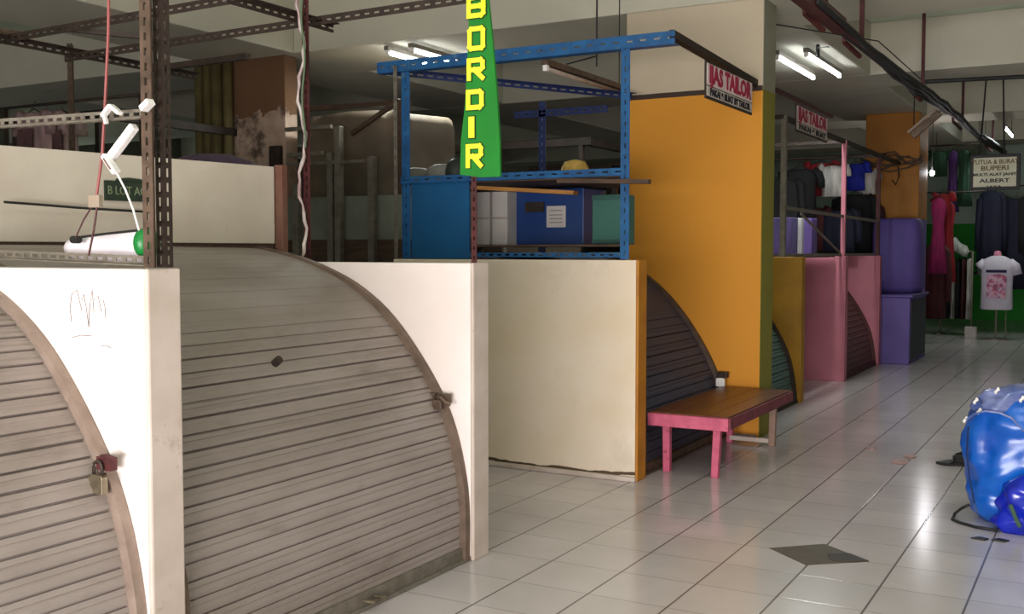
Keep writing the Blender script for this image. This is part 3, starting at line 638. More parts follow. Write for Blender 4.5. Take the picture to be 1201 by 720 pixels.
# purple box and bundle by the far column
t = thing('purple_counter', 'low purple painted box with a dark side in front of the far column', 'counter', (-2.8, 16.3, 0))
MB().box((-3.05, 15.75, 0), (-2.46, 17.2, .95)).build('body', purple_paint, t, bevel=.01)
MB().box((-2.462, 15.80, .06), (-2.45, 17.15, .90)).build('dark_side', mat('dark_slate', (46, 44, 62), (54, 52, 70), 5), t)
MB().box((-3.08, 15.72, .95), (-2.42, 17.22, .985)).build('top', purple_paint, t, bevel=.008)
t = thing('cloth_bundle', 'bulging purple cloth bundle standing on the low purple box', 'bundle', (-2.85, 16.6, .986))
m = MB(); rings = []
for (zz, s) in ((0, .86), (.1, 1.0), (.3, 1.0), (.6, .97), (.9, .95), (1.06, .9), (1.1, .8)):
    rings.append([(-2.80+.355*s*math.copysign(abs(math.cos(a))**.5, math.cos(a))*(1+.03*math.sin(3*a+zz*3)), 16.78+.42*s*math.copysign(abs(math.sin(a))**.5, math.sin(a)), .988+zz) for a in [2*math.pi*j/28 for j in range(28)]])
m.loft(rings); m.build('cloth_body', mat('purple_bundle', (100, 84, 156), (90, 72, 146), 2, .75), t, smooth=True)
# tangle of wires on the far column
t = thing('cable_tangle', 'tangle of brown cables looped across the far yellow column', 'cables', (-3.0, 17.2, 2.9))
for k in range(7):
    m = MB(); r = random.Random(k); z = 2.95+.12*r.random()
    m.tube([(-3.45+i*.1, 17.2-.06*r.random(), z-.10*math.sin(i/9*math.pi*(1+k % 3))-.05*r.random()) for i in range(10)], .012, 6); m.build('cable', rusty, t, smooth=True)
m = MB(); m.tube([(-2.9, 17.18, 2.9), (-2.88, 17.17, 2.75), (-2.93, 17.17, 2.62), (-2.98, 17.18, 2.7)], .012, 6); m.build('cable', dark_metal, t)

# clothes shop at the far end
shop = [('dress', 1101, 19.6, 2.55, .27, 1.3, 'mag', 'magenta gown hanging under the bare bulb'), ('dress', 1112, 19.9, 2.5, .27, 1.4, 'red', 'long red gown hanging right of the magenta one'),
        ('jacket', 1098, 19.8, 1.75, .4, 1.3, 'maroon', 'dark red garment hanging low beside the far column'),
        ('dress', 1117, 20.5, 3.43, .2, 1.1, 'purple', 'narrow dark purple gown hung highest near the ceiling'), ('dress', 1130, 20.5, 3.43, .26, 1.0, 'dgreen', 'dark green gown hung high left of the framed sign'),
        ('shirt', 1101, 20.5, 3.43, .3, .45, 'dgreen', 'small dark green shirt hung high beside the far column'), ('shirt', 1106, 19.75, 2.62, .3, .35, 'red', 'small red shirt hung just above the bare bulb'),
        ('jacket', 1163, 22.1, 2.78, .42, 1.5, 'navy', 'navy coat hanging under the framed sign'), ('dress', 1154, 22.7, 2.78, .22, 1.5, 'teal', 'dark blue gown hanging behind the navy coat')]
for i, (k, px, y, z, w, h, c, lab) in enumerate(shop):
    garment(k, onY(px, 240, y).x, y, z, w, h, C[c], lab, 'clothes hung in the far shop', rot=.15*math.sin(i*1.7), seed=50+i, sleeves=k in ('shirt', 'jacket'))
for i, (px, c) in enumerate(((1174, 'black'), (1192, 'navy'), (1210, 'black'), (1228, 'maroon'))):
    garment(('jacket', 'dress')[i % 2], onY(px, 240, 22.6).x, 22.6, 2.7-.05*(i % 2), .5, (1.1, 1.75)[i % 2], C[c], ('black jacket hanging below the right half of the framed sign', 'navy gown hanging right of the framed sign centre', 'black jacket hanging under the right edge of the framed sign', 'maroon gown hanging at the right edge of the view', 'black jacket hanging mostly past the right edge of the view')[i], 'clothes hung in the far shop', rot=.2*math.sin(i), seed=80+i, sleeves=False)
for (x0, x1, y, z) in ((-2.95, -1.9, 19.75, 2.62), (-2.9, -1.9, 20.5, 3.5), (-2.4, .6, 22.4, 2.85)):
    m = MB(); m.tube([(x0, y, z), (x1, y, z)], .015, 8); m.tube([(x0+.1, y, z), (x0+.1, y, ZS)], .006, 6).tube([(x1-.1, y, z), (x1-.1, y, ZS)], .006, 6)
    tag(m.build('clothes_rail', dark_metal, smooth=True), {2.62: 'rail carrying the magenta and red gowns', 3.5: 'highest rail carrying the purple and green gowns', 2.85: 'long rail of dark coats at the far right'}[z], 'rail')
# freestanding rack
t = thing('garment_rack', 'freestanding garment rack packed with dark striped clothes at the far end', 'clothes rack', (-2.55, 21.8, 0))
m = MB()
for x in (-2.85, -2.3): m.tube([(x, 21.8, .03), (x, 21.8, 1.6)], .018, 8)
m.tube([(-2.85, 21.8, 1.6), (-2.3, 21.8, 1.6)], .018, 8); m.build('frame', grey_metal, t, smooth=True)
for x in (-2.85, -2.3): MB().box((x-.03, 21.5, .0), (x+.03, 22.1, .035)).build('foot', grey_metal, t, bevel=.005)
for i in range(6):
    c = [C['red'], C['black'], (170, 170, 160), C['black'], C['maroon'], (190, 186, 176), C['dgreen'], C['maroon']][i]
    x = -2.80+i*.09; garment('shirt', x, 21.8, 1.5, .42, 1.15, c, ['red garment hung edge-on, leftmost on the freestanding rack', 'black garment next to the leftmost red one on the freestanding rack', 'grey garment hung edge-on between two black ones on the freestanding rack', 'black garment right of the grey one on the freestanding rack', 'maroon garment hung edge-on on the freestanding rack', 'palest garment hung rightmost on the freestanding rack'][i], 'clothes on the freestanding rack', rot=math.radians(86), seed=i, sleeves=False, th=.5)
t = thing('folded_cloth', 'crumpled white cloth thrown on top of the freestanding rack', 'cloth', (-2.6, 21.7, 1.6))
m = MB(); rings = []
for (zz, s) in ((0, .9), (.1, 1), (.2, .8), (.26, .35)):
    rings.append([(-2.6+.22*s*math.cos(a)*(1+.2*math.sin(4*a+zz*9)), 21.7+.16*s*math.sin(a), 1.62+zz-.12*abs(math.cos(a))) for a in [2*math.pi*j/20 for j in range(20)]])
m.loft(rings); m.build('cloth_body', cloth_mat((200, 204, 196)), t, smooth=True)
t = thing('carton', 'small white box on the floor under the freestanding rack', 'box', (-2.35, 22, 0))
MB().box((-2.36, 21.3, .0), (-2.16, 21.5, .2)).build('body', paper, t, bevel=.01)

# mannequin torso with printed white tee
mx_, my_ = -1.80, 21.0
t = thing('mannequin', 'headless shop mannequin torso on a metal stand wearing a white tee', 'mannequin', (mx_, my_, 0))
def ell(cx, cy, z, rx, ry, n=24): return [(cx+rx*math.cos(2*math.pi*j/n), cy+ry*math.sin(2*math.pi*j/n), z) for j in range(n)]
m = MB(); m.loft([ell(mx_, my_, .62, .15, .10), ell(mx_, my_, .75, .17, .11), ell(mx_, my_, 1.0, .14, .10), ell(mx_, my_, 1.3, .19, .12), ell(mx_, my_, 1.45, .18, .09), ell(mx_, my_, 1.5, .07, .06), ell(mx_, my_, 1.60, .055, .05), ell(mx_, my_, 1.61, .02, .02)])
m.build('torso', mat('mannequin_skin', (200, 120, 150)), t, smooth=True)
m = MB(); m.tube([(mx_, my_, .02), (mx_, my_, .62)], .018, 10).tube([(mx_+.16, my_, .02), (mx_+.16, my_, .62)], .01, 8); m.build('pole', grey_metal, t)
m = MB(); m.loft([ell(mx_, my_, .0, .22, .22), ell(mx_, my_, .02, .2, .2)]); m.build('base', grey_metal, t)
m = MB(); m.loft([ell(mx_, my_, .55, .25, .16), ell(mx_, my_, .57, .27, .17), ell(mx_, my_, .95, .26, .16), ell(mx_, my_, 1.3, .27, .16), ell(mx_, my_, 1.44, .26, .12), ell(mx_, my_, 1.50, .14, .085), ell(mx_, my_, 1.52, .09, .07)])
tee = mat('white_tee', (210, 204, 216), (196, 190, 206), 5, .8, bump=.15)
m.build('tee_shirt', tee, t, smooth=True)
for sgn in (-1, 1):
    m = MB(); m.tube([(mx_+sgn*.2, my_, 1.42), (mx_+sgn*.29, my_, 1.33), (mx_+sgn*.33, my_, 1.18)], [.07, .09, .085], 14); m.build('sleeve', tee, t, smooth=True)
m = MB(); m.box((mx_-.17, my_-.185, 1.22), (mx_+.17, my_-.172, 1.27)); m.build('print_bar', cloth_mat((40, 26, 70)), t)
prt = mat('print_picture', (190, 60, 90), (120, 90, 130), 12, .7, dirt=(210, 170, 190), dscale=14, dlo=.45, dhi=.55, amt=.9)
m = MB(); m.prism([(mx_-.16, .78), (mx_+.16, .76), (mx_+.18, 1.15), (mx_+.05, 1.2), (mx_-.15, 1.17)], 'y', my_-.185, my_-.172); m.build('print_picture', prt, t)

# framed sign hanging near the shop
t = thing('framed_sign', 'white framed sign hanging by the ceiling duct at the far right', 'sign', (-1.45, 15.8, 2.5))
a = onY(1138, 182, 15.8); c = onY(1196, 222, 15.8)
MB().box((a.x, 15.8, c.z), (c.x, 15.85, a.z)).build('frame', black, t, bevel=.008)
MB().box((a.x+.045, 15.788, c.z+.045), (c.x-.045, 15.8, a.z-.045)).build('face', mat('sign_cream', (206, 200, 176), (186, 184, 158), 4), t)
cxm = (a.x+c.x)/2; hh = a.z-c.z
for k, (s_, w_, sz) in enumerate((('TUTUA & BURAT', .58, .085), ('BUPERI', .34, .085), ('MULTI ALAT JAHIT', .54, .05), ('ALBERT', .38, .07), ('JAYA', .2, .05))):
    text_part('lettering', s_, sz, brown_ink if k < 2 else ink, (cxm, 15.786, a.z-.105-k*hh*.175), FACE_Y, t, width=w_, bold=.002)
m = MB(); m.tube([(a.x+.12, 15.82, a.z), (a.x+.2, 15.82, ZS), (c.x-.25, 15.82, ZS), (c.x-.2, 15.82, a.z)], .012, 6); m.build('hanging_wire', black, t)

# bare bulb
t = thing('light_bulb', 'glaring bare bulb hanging in front of the magenta gown', 'lamp', (-2.59, 18.5, 2.874))
m = MB(); m.loft([ell(-2.59, 18.5, 2.83, .015, .015, 12), ell(-2.59, 18.5, 2.85, .035, .035, 12), ell(-2.59, 18.5, 2.89, .035, .035, 12), ell(-2.59, 18.5, 2.92, .015, .015, 12)]); m.build('glass_bulb', bulb_on, t, smooth=True)
m = MB(); m.tube([(-2.59, 18.5, 2.92), (-2.59, 18.5, 3.7)], .006, 6).tube([(-2.59, 18.5, 2.92), (-2.59, 18.5, 2.98)], .018, 8); m.build('cord', black, t)
pl = bpy.data.lights.new('bulb_light', 'POINT'); pl.energy = 14; pl.color = (.95, .95, 1); pl.shadow_soft_size = .05
po = bpy.data.objects.new('bulb_light', pl); COL.objects.link(po); po.parent = t; po.location = (.0, -.09, 0)

# ------------------------------------------------------------------ ceiling lamps
def tube_lamp(x, y0, y1, z, label, lit=True, power=30, n=2, gap=.17, cables=True, tilt=None):
    t = thing('fluorescent_lamp', label, 'lamp', (x, (y0+y1)/2, z))
    zc = next((zz for zz in (ZB, ZS) if zz > z+.09), ZS)
    if lit and zc-z > .12:
        for ya in (y0+.2, y1-.2): MB().tube([(x, ya, z+.08), (x, ya, ZS)], .008, 6).build('hanging_rod', grey_metal, t)
    for k in range(n):
        xx = x+(k-(n-1)/2)*gap
        MB().box((xx-.028, y0, z+.03), (xx+.028, y1, z+.075)).build('housing', grey_metal if lit else rusty, t, bevel=.004)
        MB().tube([(xx, y0+.05, z+.005), (xx, y1-.05, z+.005)], .017, 12).build('tube', tube_on if lit else tube_off, t, smooth=True)
        for ya in (y0+.01, y1-.05): MB().box((xx-.018, ya, z-.015), (xx+.018, ya+.04, z+.04)).build('lamp_holder', white_plastic, t)
    if lit:
        l = bpy.data.lights.new('tube_light', 'AREA'); l.shape = 'RECTANGLE'; l.size = .2; l.size_y = y1-y0; l.energy = power; l.color = (.92, 1, .95)
        o = bpy.data.objects.new('tube_light', l); COL.objects.link(o); o.parent = t; o.location = (0, 0, -.035)
        if power == 16: l.color = (1, .96, .95)
    return t
tube_lamp(-2.95, 11.1, 12.7, 3.62, 'twin lit fluorescent lamp under the ceiling right of the yellow column', power=75, gap=.3)
tube_lamp(-6.38, 8.93, 9.98, 3.63, 'twin lit fluorescent lamp under the beam left of the green banner', power=60, gap=.3)
u = tube_lamp(-3.83, 7.28, 8.85, 3.0, 'unlit fluorescent batten hanging inside the blue frame', lit=False, n=1)
m = MB(); m.tube([(-3.49, 7.5, 3.02), (-3.49, 7.5, 3.53), (-3.53, 7.45, 3.58), (-3.53, 7.45, ZS)], .007, 6).tube([(-3.83, 8.7, 3.08), (-3.83, 8.7, ZB+.5)], .005, 6).tube([(-3.80, 7.6, 3.08), (-3.49, 7.5, 3.1)], .006, 6); m.build('hanging_cord', black, u)
tube_lamp(-12.7, 17.95, 18.7, 3.645, 'tiny far lit lamp seen left of the blue frame', power=20, n=1)
tube_lamp(-1.62, 19.6, 21.2, 3.66, 'lit lamp under the far ceiling behind the framed sign', power=24, n=1)
for yy, nm in ((1.2, 'added unseen ceiling lamp over the aisle, before the others'), (5.2, 'added unseen ceiling lamp over the aisle, above the frame')): tube_lamp(.2, yy, yy+1.3, 4.26, nm, power=16)  # lamps added out of view to brighten the near floor and ceiling
# tilted fixture by the duct
t = thing('fluorescent_lamp', 'unlit lamp batten hanging askew near the far yellow column', 'lamp', (-2.2, 15, 3.3))
p = Vector((-2.36, 15, 3.13)); q = Vector((-2.02, 15, 3.42))
MB().bar(p, q, .05, .09).build('housing', rusty, t, bevel=.006)
m = MB(); m.tube([p+Vector((-.05, -.03, .05)), q+Vector((-.05, -.03, .05))], .018, 8); m.build('tube', tube_off, t)
m = MB(); m.tube([p+Vector((.02, 0, .02)), (-2.34, 15, ZS)], .008, 6).tube([q, (-1.98, 15, 3.6)], .006, 6); m.build('hanging_cord', black, t)

# ------------------------------------------------------------------ duct with cables along the aisle
t = thing('cable_duct', 'dark maroon rail carrying sagging cables under the aisle ceiling', 'duct', (-1.9, 14, 3.4))
m = MB(); m.bar((-1.9, 5.5, 3.36), (-1.9, 8.6, 3.36), .09, .12).bar((-1.9, 8.6, 3.36), (-1.9, 26.9, 3.56), .04, .06); m.build('rail', maroon_metal, t, bevel=.004)
for k in range(4):
    r = random.Random(k); m = MB()
    m.tube([(-1.9+.05*(k-1.5)/1.5+.02*r.random(), y, 3.30+.012*(y-8)+.05*math.sin(y*.9+k*.5)*r.random()+.03) for y in [7.6+i*.6 for i in range(26)]], .026, 7)
    m.build('cable', black, t, smooth=True)
for y in (8.0, 9.3, 12.6, 16.2, 20.5):
    z = 3.36+.011*(y-8)
    m = MB(); m.bar((-1.88, y, z), (-1.88, y, ZS), .035, .035)
    m.bar((-1.98, y-.2, z-.04), (-1.9, y+.05, z-.13), .03, .03).bar((-1.98, y-.2, z-.04), (-1.98, y-.2, z+.04), .03, .03)
    m.build('hanger', maroon_metal, t)
m = MB(); m.tube([(-1.95, 13.0, 3.54), (-.9, 13.0, 3.515), (.6, 13.0, 3.50), (2.95, 13.0, 3.5)], .024, 8).tube([(-.2, 13, 3.5), (-.2, 13, ZS)], .01, 6)
tag(m.build('conduit_pipe', black, smooth=True), 'thin black pipe crossing the ceiling at the upper right', 'pipe')
m = MB(); m.tube([(-2.95, 9.6, ZB-.02), (-2.1, 11.2, ZB-.02), (-1.95, 12.9, 3.56)], .006, 6)
tag(m.build('ceiling_wire', black), 'thin wire strung from the beam to the black pipe', 'cable')
m = MB(); m.tube([(-2.2, 9.5, 3.38), (-2.7, 11.2, 3.7)], .006, 6)
m.tube([(-2.7, 11.2, 3.6), (-2.7, 11.2, 3.75)], .02, 6)
tag(m.build('lamp_wire', black), 'slack wire from the duct to the twin lamp', 'cable')

# ------------------------------------------------------------------ bench
t = thing('bench', 'pink wooden bench with a worn brown top before the slate blue shutter', 'bench', (-2.65, 8.0, 0))
bx0, bx1, by0, by1 = -2.89, -2.30, 7.13, 8.80; BZ = .445
m = MB()
for i in range(4):
    xa = bx0+(bx1-bx0)*i/4; m.box((xa+.001, by0, BZ-.02), (xa+(bx1-bx0)/4-.001, by1, BZ))
m.build('seat', bench_top, t, bevel=.003)
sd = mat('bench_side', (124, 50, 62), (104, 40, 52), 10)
MB().box((bx0-.005, by0-.018, BZ-.1), (bx1+.005, by0+.004, BZ-.01)).build('apron', bench_pink, t, bevel=.004)
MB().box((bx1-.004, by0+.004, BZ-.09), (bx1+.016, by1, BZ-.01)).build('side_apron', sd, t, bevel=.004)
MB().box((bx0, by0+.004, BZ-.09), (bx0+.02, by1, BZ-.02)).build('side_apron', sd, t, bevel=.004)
MB().box((bx0-.005, by1-.004, BZ-.09), (bx1+.005, by1+.018, BZ-.01)).build('apron', bench_pink, t, bevel=.004)
for (xt, xb2, y, mm) in ((bx0+.10, -2.785, by0+.1, bench_pink), (bx1-.09, -2.41, by0+.06, bench_pink), (bx0+.12, -2.76, by1-.18, bench_pink), (bx1-.09, -2.40, by1-.2, mat('bare_leg', (160, 130, 112), (140, 110, 96), 10))):
    MB().prism([(xb2-.025, 0), (xb2+.025, 0), (xt+.028, BZ-.02), (xt-.028, BZ-.02)], 'y', y-.025, y+.025).build('leg', mm, t, bevel=.004)
MB().bar((-2.76, by1-.19, .04), (-2.42, by1-.2, .04), .03, .035).build('stretcher', end_plaster, t)

# ------------------------------------------------------------------ floor inlay
t = thing('floor_inlay', 'grey brown diamond inlay set in the white floor tiles', 'floor inlay', (-1.305, 5.6, 0))
dm = mat('inlay_brown', (84, 72, 58), (74, 64, 50), 14, .55, spec=.3); dm2 = mat('inlay_dark', (42, 34, 26), (50, 42, 32), 14, .55, spec=.3)
m = MB(); m.prism([(-1.57, 5.60), (-1.32, 5.385), (-1.05, 5.61), (-1.33, 5.83)], 'z', 0, .0025); m.build('diamond', dm, t)
m = MB(); m.prism([(-1.225, 5.53), (-1.12, 5.55), (-1.055, 5.61), (-1.17, 5.70), (-1.27, 5.63)], 'z', .001, .006); m.build('dark_patch', dm2, t)

# ------------------------------------------------------------------ blue bag
def bump_noise(p, s, seed=0):
    from mathutils import noise
    return noise.noise(Vector(p)*s+Vector((seed, seed, seed)))
bl = mat('blue_plastic', (10, 98, 196), (6, 74, 172), 4, .3, spec=.7, bump=.3)
bl2 = mat('blue_plastic_dark', (14, 40, 190), (8, 24, 130), 5, .22, spec=.8)
lil = mat('lilac_plastic', (150, 156, 200), (70, 90, 150), 6, .25, spec=.8)
t = thing('plastic_sack', 'big bulging blue plastic sack on the aisle floor at the right edge', 'sack', (-.42, 6.85, 0))
cx_, cy_ = -.43, 6.95
def sack(cx, cy, tab, rx, ry, seed, n=72, wr=.03, top=True, lay=40):
    rings = []
    zs = [a for a, b in tab]
    for i in range(lay+1):
        z = zs[0]+(zs[-1]-zs[0])*i/lay
        k = max(j for j in range(len(tab)) if tab[j][0] <= z+1e-6); k = min(k, len(tab)-2)
        u = (z-tab[k][0])/(tab[k+1][0]-tab[k][0]); u = u*u*(3-2*u); s = tab[k][1]*(1-u)+tab[k+1][1]*u; r = []
        for j in range(n):
            a = 2*math.pi*j/n; ca, sa = math.cos(a), math.sin(a)
            e = .72; px = rx*s*math.copysign(abs(ca)**e, ca); py = ry*s*math.copysign(abs(sa)**e, sa)
            q = 1+wr*2*bump_noise((px*2.2, py*2.2, z*3.0), 2.6, seed)+wr*1.2*bump_noise((px*1.6, py*1.6, z*1.6), 9, seed)
            r.append((cx+px*q, cy+py*q, max(.001, z)))
        rings.append(r)
    return rings
m = MB(); m.loft(sack(cx_, cy_, [(0, .74), (.06, .92), (.25, 1.04), (.45, 1.05), (.6, .99), (.68, .88), (.73, .66), (.76, .3), (.765, .05)], .30, .27, 3, wr=.06)); m.build('sack_body', bl, t, smooth=True)
m = MB(); m.loft(sack(cx_+.02, cy_, [(.655, 1.0), (.69, 1.05), (.73, .95), (.775, .7), (.81, .35), (.82, .05)], .25, .24, 9, wr=.2, lay=16)); m.build('crumpled_top', lil, t, smooth=True)
for k, (px, py) in enumerate(((1131, 492), (1143, 470), (1147, 482), (1168, 458), (1197, 468))):
    p = onY(px, py, 6.74); m = MB(); m.loft([ell(p.x, p.y, p.z-.02, .006, .006, 8), ell(p.x, p.y, p.z-.005, .011, .006, 8), ell(p.x+.012, p.y, p.z+.004, .012, .005, 8), ell(p.x+.012, p.y, p.z+.02, .004, .004, 8)]); m.build('knot', white_plastic, t, smooth=True)
m = MB(); m.tube([onY(1136, 592, 6.66), onY(1128, 596, 6.7), onZ(1120, 602, .02), onZ(1117, 609, .01), onZ(1127, 613, .01), onZ(1145, 618, .01), onZ(1170, 622, .015)], .009, 8); m.build('cord', black, t, smooth=True)
m = MB(); m.tube([onY(x, y, 6.665) for x, y in ((1136, 500), (1134, 530), (1137, 560), (1143, 590))], .006, 6); m.build('seam', mat('seam_dark', (10, 40, 90)), t)
m = MB(); m.tube([onY(x, y, 6.66) for x, y in ((1133, 492), (1142, 486), (1155, 482), (1172, 484), (1186, 490), (1201, 506))], .006, 6); m.build('seam', lil, t)
t = thing('plastic_bag', 'shiny dark blue crinkled bag slumped against the foot of the blue sack', 'bag', (-.35, 6.6, 0))
m = MB(); m.loft(sack(-.34, 6.63, [(0, .8), (.05, 1.0), (.15, .95), (.25, .8), (.32, .4), (.34, .15)], .22, .12, 21, wr=.14, lay=24)); m.build('bag_body', bl2, t, smooth=True)
m = MB(); m.tube([onY(x, y, 6.5) for x, y in ((1185, 592), (1190, 605), (1196, 618))], .012, 6); m.build('green_strip', mat('dull_green', (60, 90, 70)), t)
t = thing('slipper', 'black slipper lying on the floor left of the blue sack', 'slipper', (-1.0, 8.55, 0))
m = MB(); m.prism([(-1.12, 8.47), (-1.04, 8.42), (-.9, 8.5), (-.82, 8.66), (-.9, 8.74), (-1.02, 8.62)], 'z', .001, .022); m.build('sole', black, t, bevel=.006)
m = MB(); m.tube([(-1.0, 8.44, .02), (-.98, 8.52, .075), (-.93, 8.6, .085), (-.93, 8.7, .02)], .014, 6).prism([(-1.0, 8.47), (-.88, 8.53), (-.86, 8.7), (-.96, 8.66)], 'z', .02, .075); m.build('strap', black, t)
# litter
lt = mat('litter_pink', (190, 156, 154), (170, 134, 134), 20, .6)
for k, (px, py, s) in enumerate(((1055, 542, .045), (1067, 536, .035), (1022, 526, .025))):
    p = onZ(px, py, 0); m = MB(); r = random.Random(k)
    m.loft([[(p.x+s*math.cos(a)*(1+.5*r.random()), p.y+s*1.6*math.sin(a)*(1+.5*r.random()), z) for a in [2*math.pi*j/9 for j in range(9)]] for z in (.001, .008, .012)])
    tag(m.build('paper_scrap', lt), ('largest pinkish paper scrap on the aisle floor', 'second pinkish scrap touching the largest one', 'tiny pinkish scrap alone nearer the stalls')[k], 'litter', 'scraps on the aisle floor')
for k, (px, py) in enumerate(((1148, 632), (1172, 634))):
    p = onZ(px, py, 0); m = MB(); m.prism([(p.x-.04, p.y-.02), (p.x+.03, p.y-.03), (p.x+.05, p.y+.01), (p.x, p.y+.03)], 'z', .001, .008)
    tag(m.build('rubber_scrap', black), ('thin black scrap in front of the sack, left one', 'black scrap just in front of the dark blue bag')[k], 'litter', 'scraps on the aisle floor')

# ------------------------------------------------------------------ hanging lamp with cable on the left
t = thing('hanging_lamp', 'white tilted lamp arm hanging from the left shelf rail by a cable', 'lamp', (-3.0, 2.5, 1.9))
p = onY(158, 148, 2.52); q = onY(128, 188, 2.52)
m = MB(); m.bar(p, q, .028, .03, up=(0, 1, 0)); m.build('arm', white_plastic, t, bevel=.005)
a = onY(123, 182, 2.5); b_ = onY(137, 203, 2.5); m = MB(); m.bar(a, b_, .02, .03, up=(0, 1, 0)); m.build('socket', white_plastic, t, bevel=.004)
m = MB(); d_ = (b_-a)*.2; m.bar(a+d_+Vector((0, -.012, 0)), b_-d_+Vector((0, -.012, 0)), .006, .012, up=(0, 1, 0)); m.build('socket_slot', mat('slot_brown', (120, 90, 80)), t)
m = MB(); m.bar(onY(130, 124, 2.5), onY(141, 133, 2.5), .012, .02, up=(0, 1, 0)).bar(onY(130, 124, 2.5), onY(121, 136, 2.5), .012, .02, up=(0, 1, 0)).bar(onY(122, 134, 2.5), onY(125, 145, 2.5), .01, .012, up=(0, 1, 0)); m.build('clip', white_plastic, t)
m = MB(); m.bar(onY(168, 128, 2.5), onY(177, 119, 2.5), .02, .03, up=(0, 1, 0)); m.build('clip', white_plastic, t)
m = MB(); m.tube([b_, onY(147, 222, 2.5), onY(156, 245, 2.5), onY(163, 270, 2.5)], .0035, 6); m.build('cord', white_plastic, t)
# white shade lying on the rail
t = thing('reading_lamp', 'white ribbed lamp head with a green cap lying on the lower left shelf rail', 'lamp', (-3.1, 2.66, 1.6))
def oy(x, y, Y=2.68): return onY(x, y, Y)
m = MB(); rings = []
for i in range(13):
    u = i/12; px = 88+(170-88)*u; pt = 279-11*u; pb = 303+6*u
    c = oy(px, (pt+pb)/2); hh = (oy(px, pt)-oy(px, pb)).length/2*(1+.03*(i % 2)); rings.append([(c.x, 2.68+.05*math.sin(a_), c.z+hh*math.cos(a_)) for a_ in [2*math.pi*j/20 for j in range(20)]])
m.loft(rings); m.build('shade', mat('shade_white', (226, 218, 222), (210, 202, 208), 5, .5), t, smooth=True)
m = MB(); c = oy(172, 285, 2.62); rr = [[(c.x+.0+dx, 2.62+s*.05*math.sin(a_), c.z+s*.055*math.cos(a_)) for a_ in [2*math.pi*j/16 for j in range(16)]] for dx, s in ((-.03, .6), (-.015, .95), (.015, 1), (.03, .6))]
m.loft(rr); m.build('cap', green_plastic, t, smooth=True)
m = MB(); m.tube([oy(86, 280, 2.62), oy(95, 278, 2.62), oy(125, 274, 2.62), oy(163, 270, 2.62)], .005, 6).tube([oy(85, 281, 2.6), oy(93, 281, 2.6)], .014, 8); m.build('wire', black, t)
# red cable from the ceiling
t = thing('hanging_cable', 'reddish cable dropping from the ceiling to a small junction box at the left', 'cable', (-3.15, 2.5, 1.8))
m = MB(); m.tube([onY(129, -120, 2.54), onY(127, 40, 2.54), onY(123, 125, 2.54), onY(120, 180, 2.54), onY(113, 232, 2.54)], .0055, 6); m.build('cable', red_cable, t)
c = onY(112, 236, 2.54); MB().box((c.x-.028, 2.53, c.z-.022), (c.x+.028, 2.55, c.z+.022)).build('junction_box', mat('jbox', (150, 134, 116)), t, bevel=.003)
m = MB(); m.tube([onY(114, 242, 2.54), onY(110, 270, 2.54), onY(104, 300, 2.52)], .004, 6).tube([onY(108, 242, 2.54), onY(98, 258, 2.54), onY(89, 278, 2.54)], .003, 6); m.build('tail_cable', maroon_metal, t)

# ------------------------------------------------------------------ behind the stalls: back rows
t = thing('back_partition', 'grey panelled partition with posts behind the wide shutter', 'partition', (-6.7, 8.3, 0))
MB().box((-7.7, 8.6, 0), (-4.95, 8.66, 2.16)).build('panel', dim_panel, t)
MB().box((-7.7, 8.57, 0), (-4.95, 8.6, 1.72)).build('dark_base', dark_wood, t)
for px, zt in ((386, 2.6), (395, 2.86), (434, 2.54), (345, 2.3)):
    x = onY(px, 200, 8.5).x; MB().box((x-.035, 8.5, 0), (x+.035, 8.57, zt)).build('post', grey_metal, t, bevel=.004)
a = onY(345, 180, 8.5); m = MB(); m.bar((-7.5, 8.52, 2.6), (-7.03, 8.52, 2.6), .04).bar((-7.5, 8.5, 2.86), (-6.9, 8.5, 2.86), .04).bar((-7.5, 8.52, 2.5), (-6.45, 8.52, 2.5), .03); m.build('rail', grey_metal, t)
t = thing('tarpaulin', 'large brown tarpaulin draped over goods behind the grey panels', 'tarpaulin', (-7.0, 9.6, 0))
m = MB(); rings = []
for (z, s, dx) in ((2.0, 1.0, 0), (2.3, 1.0, 0), (2.7, .99, .01), (2.95, .98, .01), (3.03, .93, .03), (3.06, .3, .03)):
    rings.append([(-6.95+dx+.66*s*math.copysign(abs(math.cos(a_))**.3, math.cos(a_)), 9.4+.6*s*math.copysign(abs(math.sin(a_))**.3, math.sin(a_))*(1+.04*math.sin(9*a_+z*3)), z+.02*math.sin(7*a_)) for a_ in [2*math.pi*j/40 for j in range(40)]])
m.loft([[(x, y, 0) for x, y, z in rings[0]]]+rings); m.build('sheet', tarp, t, smooth=True)
m = MB(); m.bar((-7.5, 8.75, 3.1), (-6.1, 8.75, 3.08), .05).bar((-6.8, 8.7, 2.8), (-6.2, 8.7, 3.1), .04).bar((-6.2, 8.72, 2.1), (-6.2, 8.72, 3.1), .08); m.build('lashing_frame', dark_wood, t)

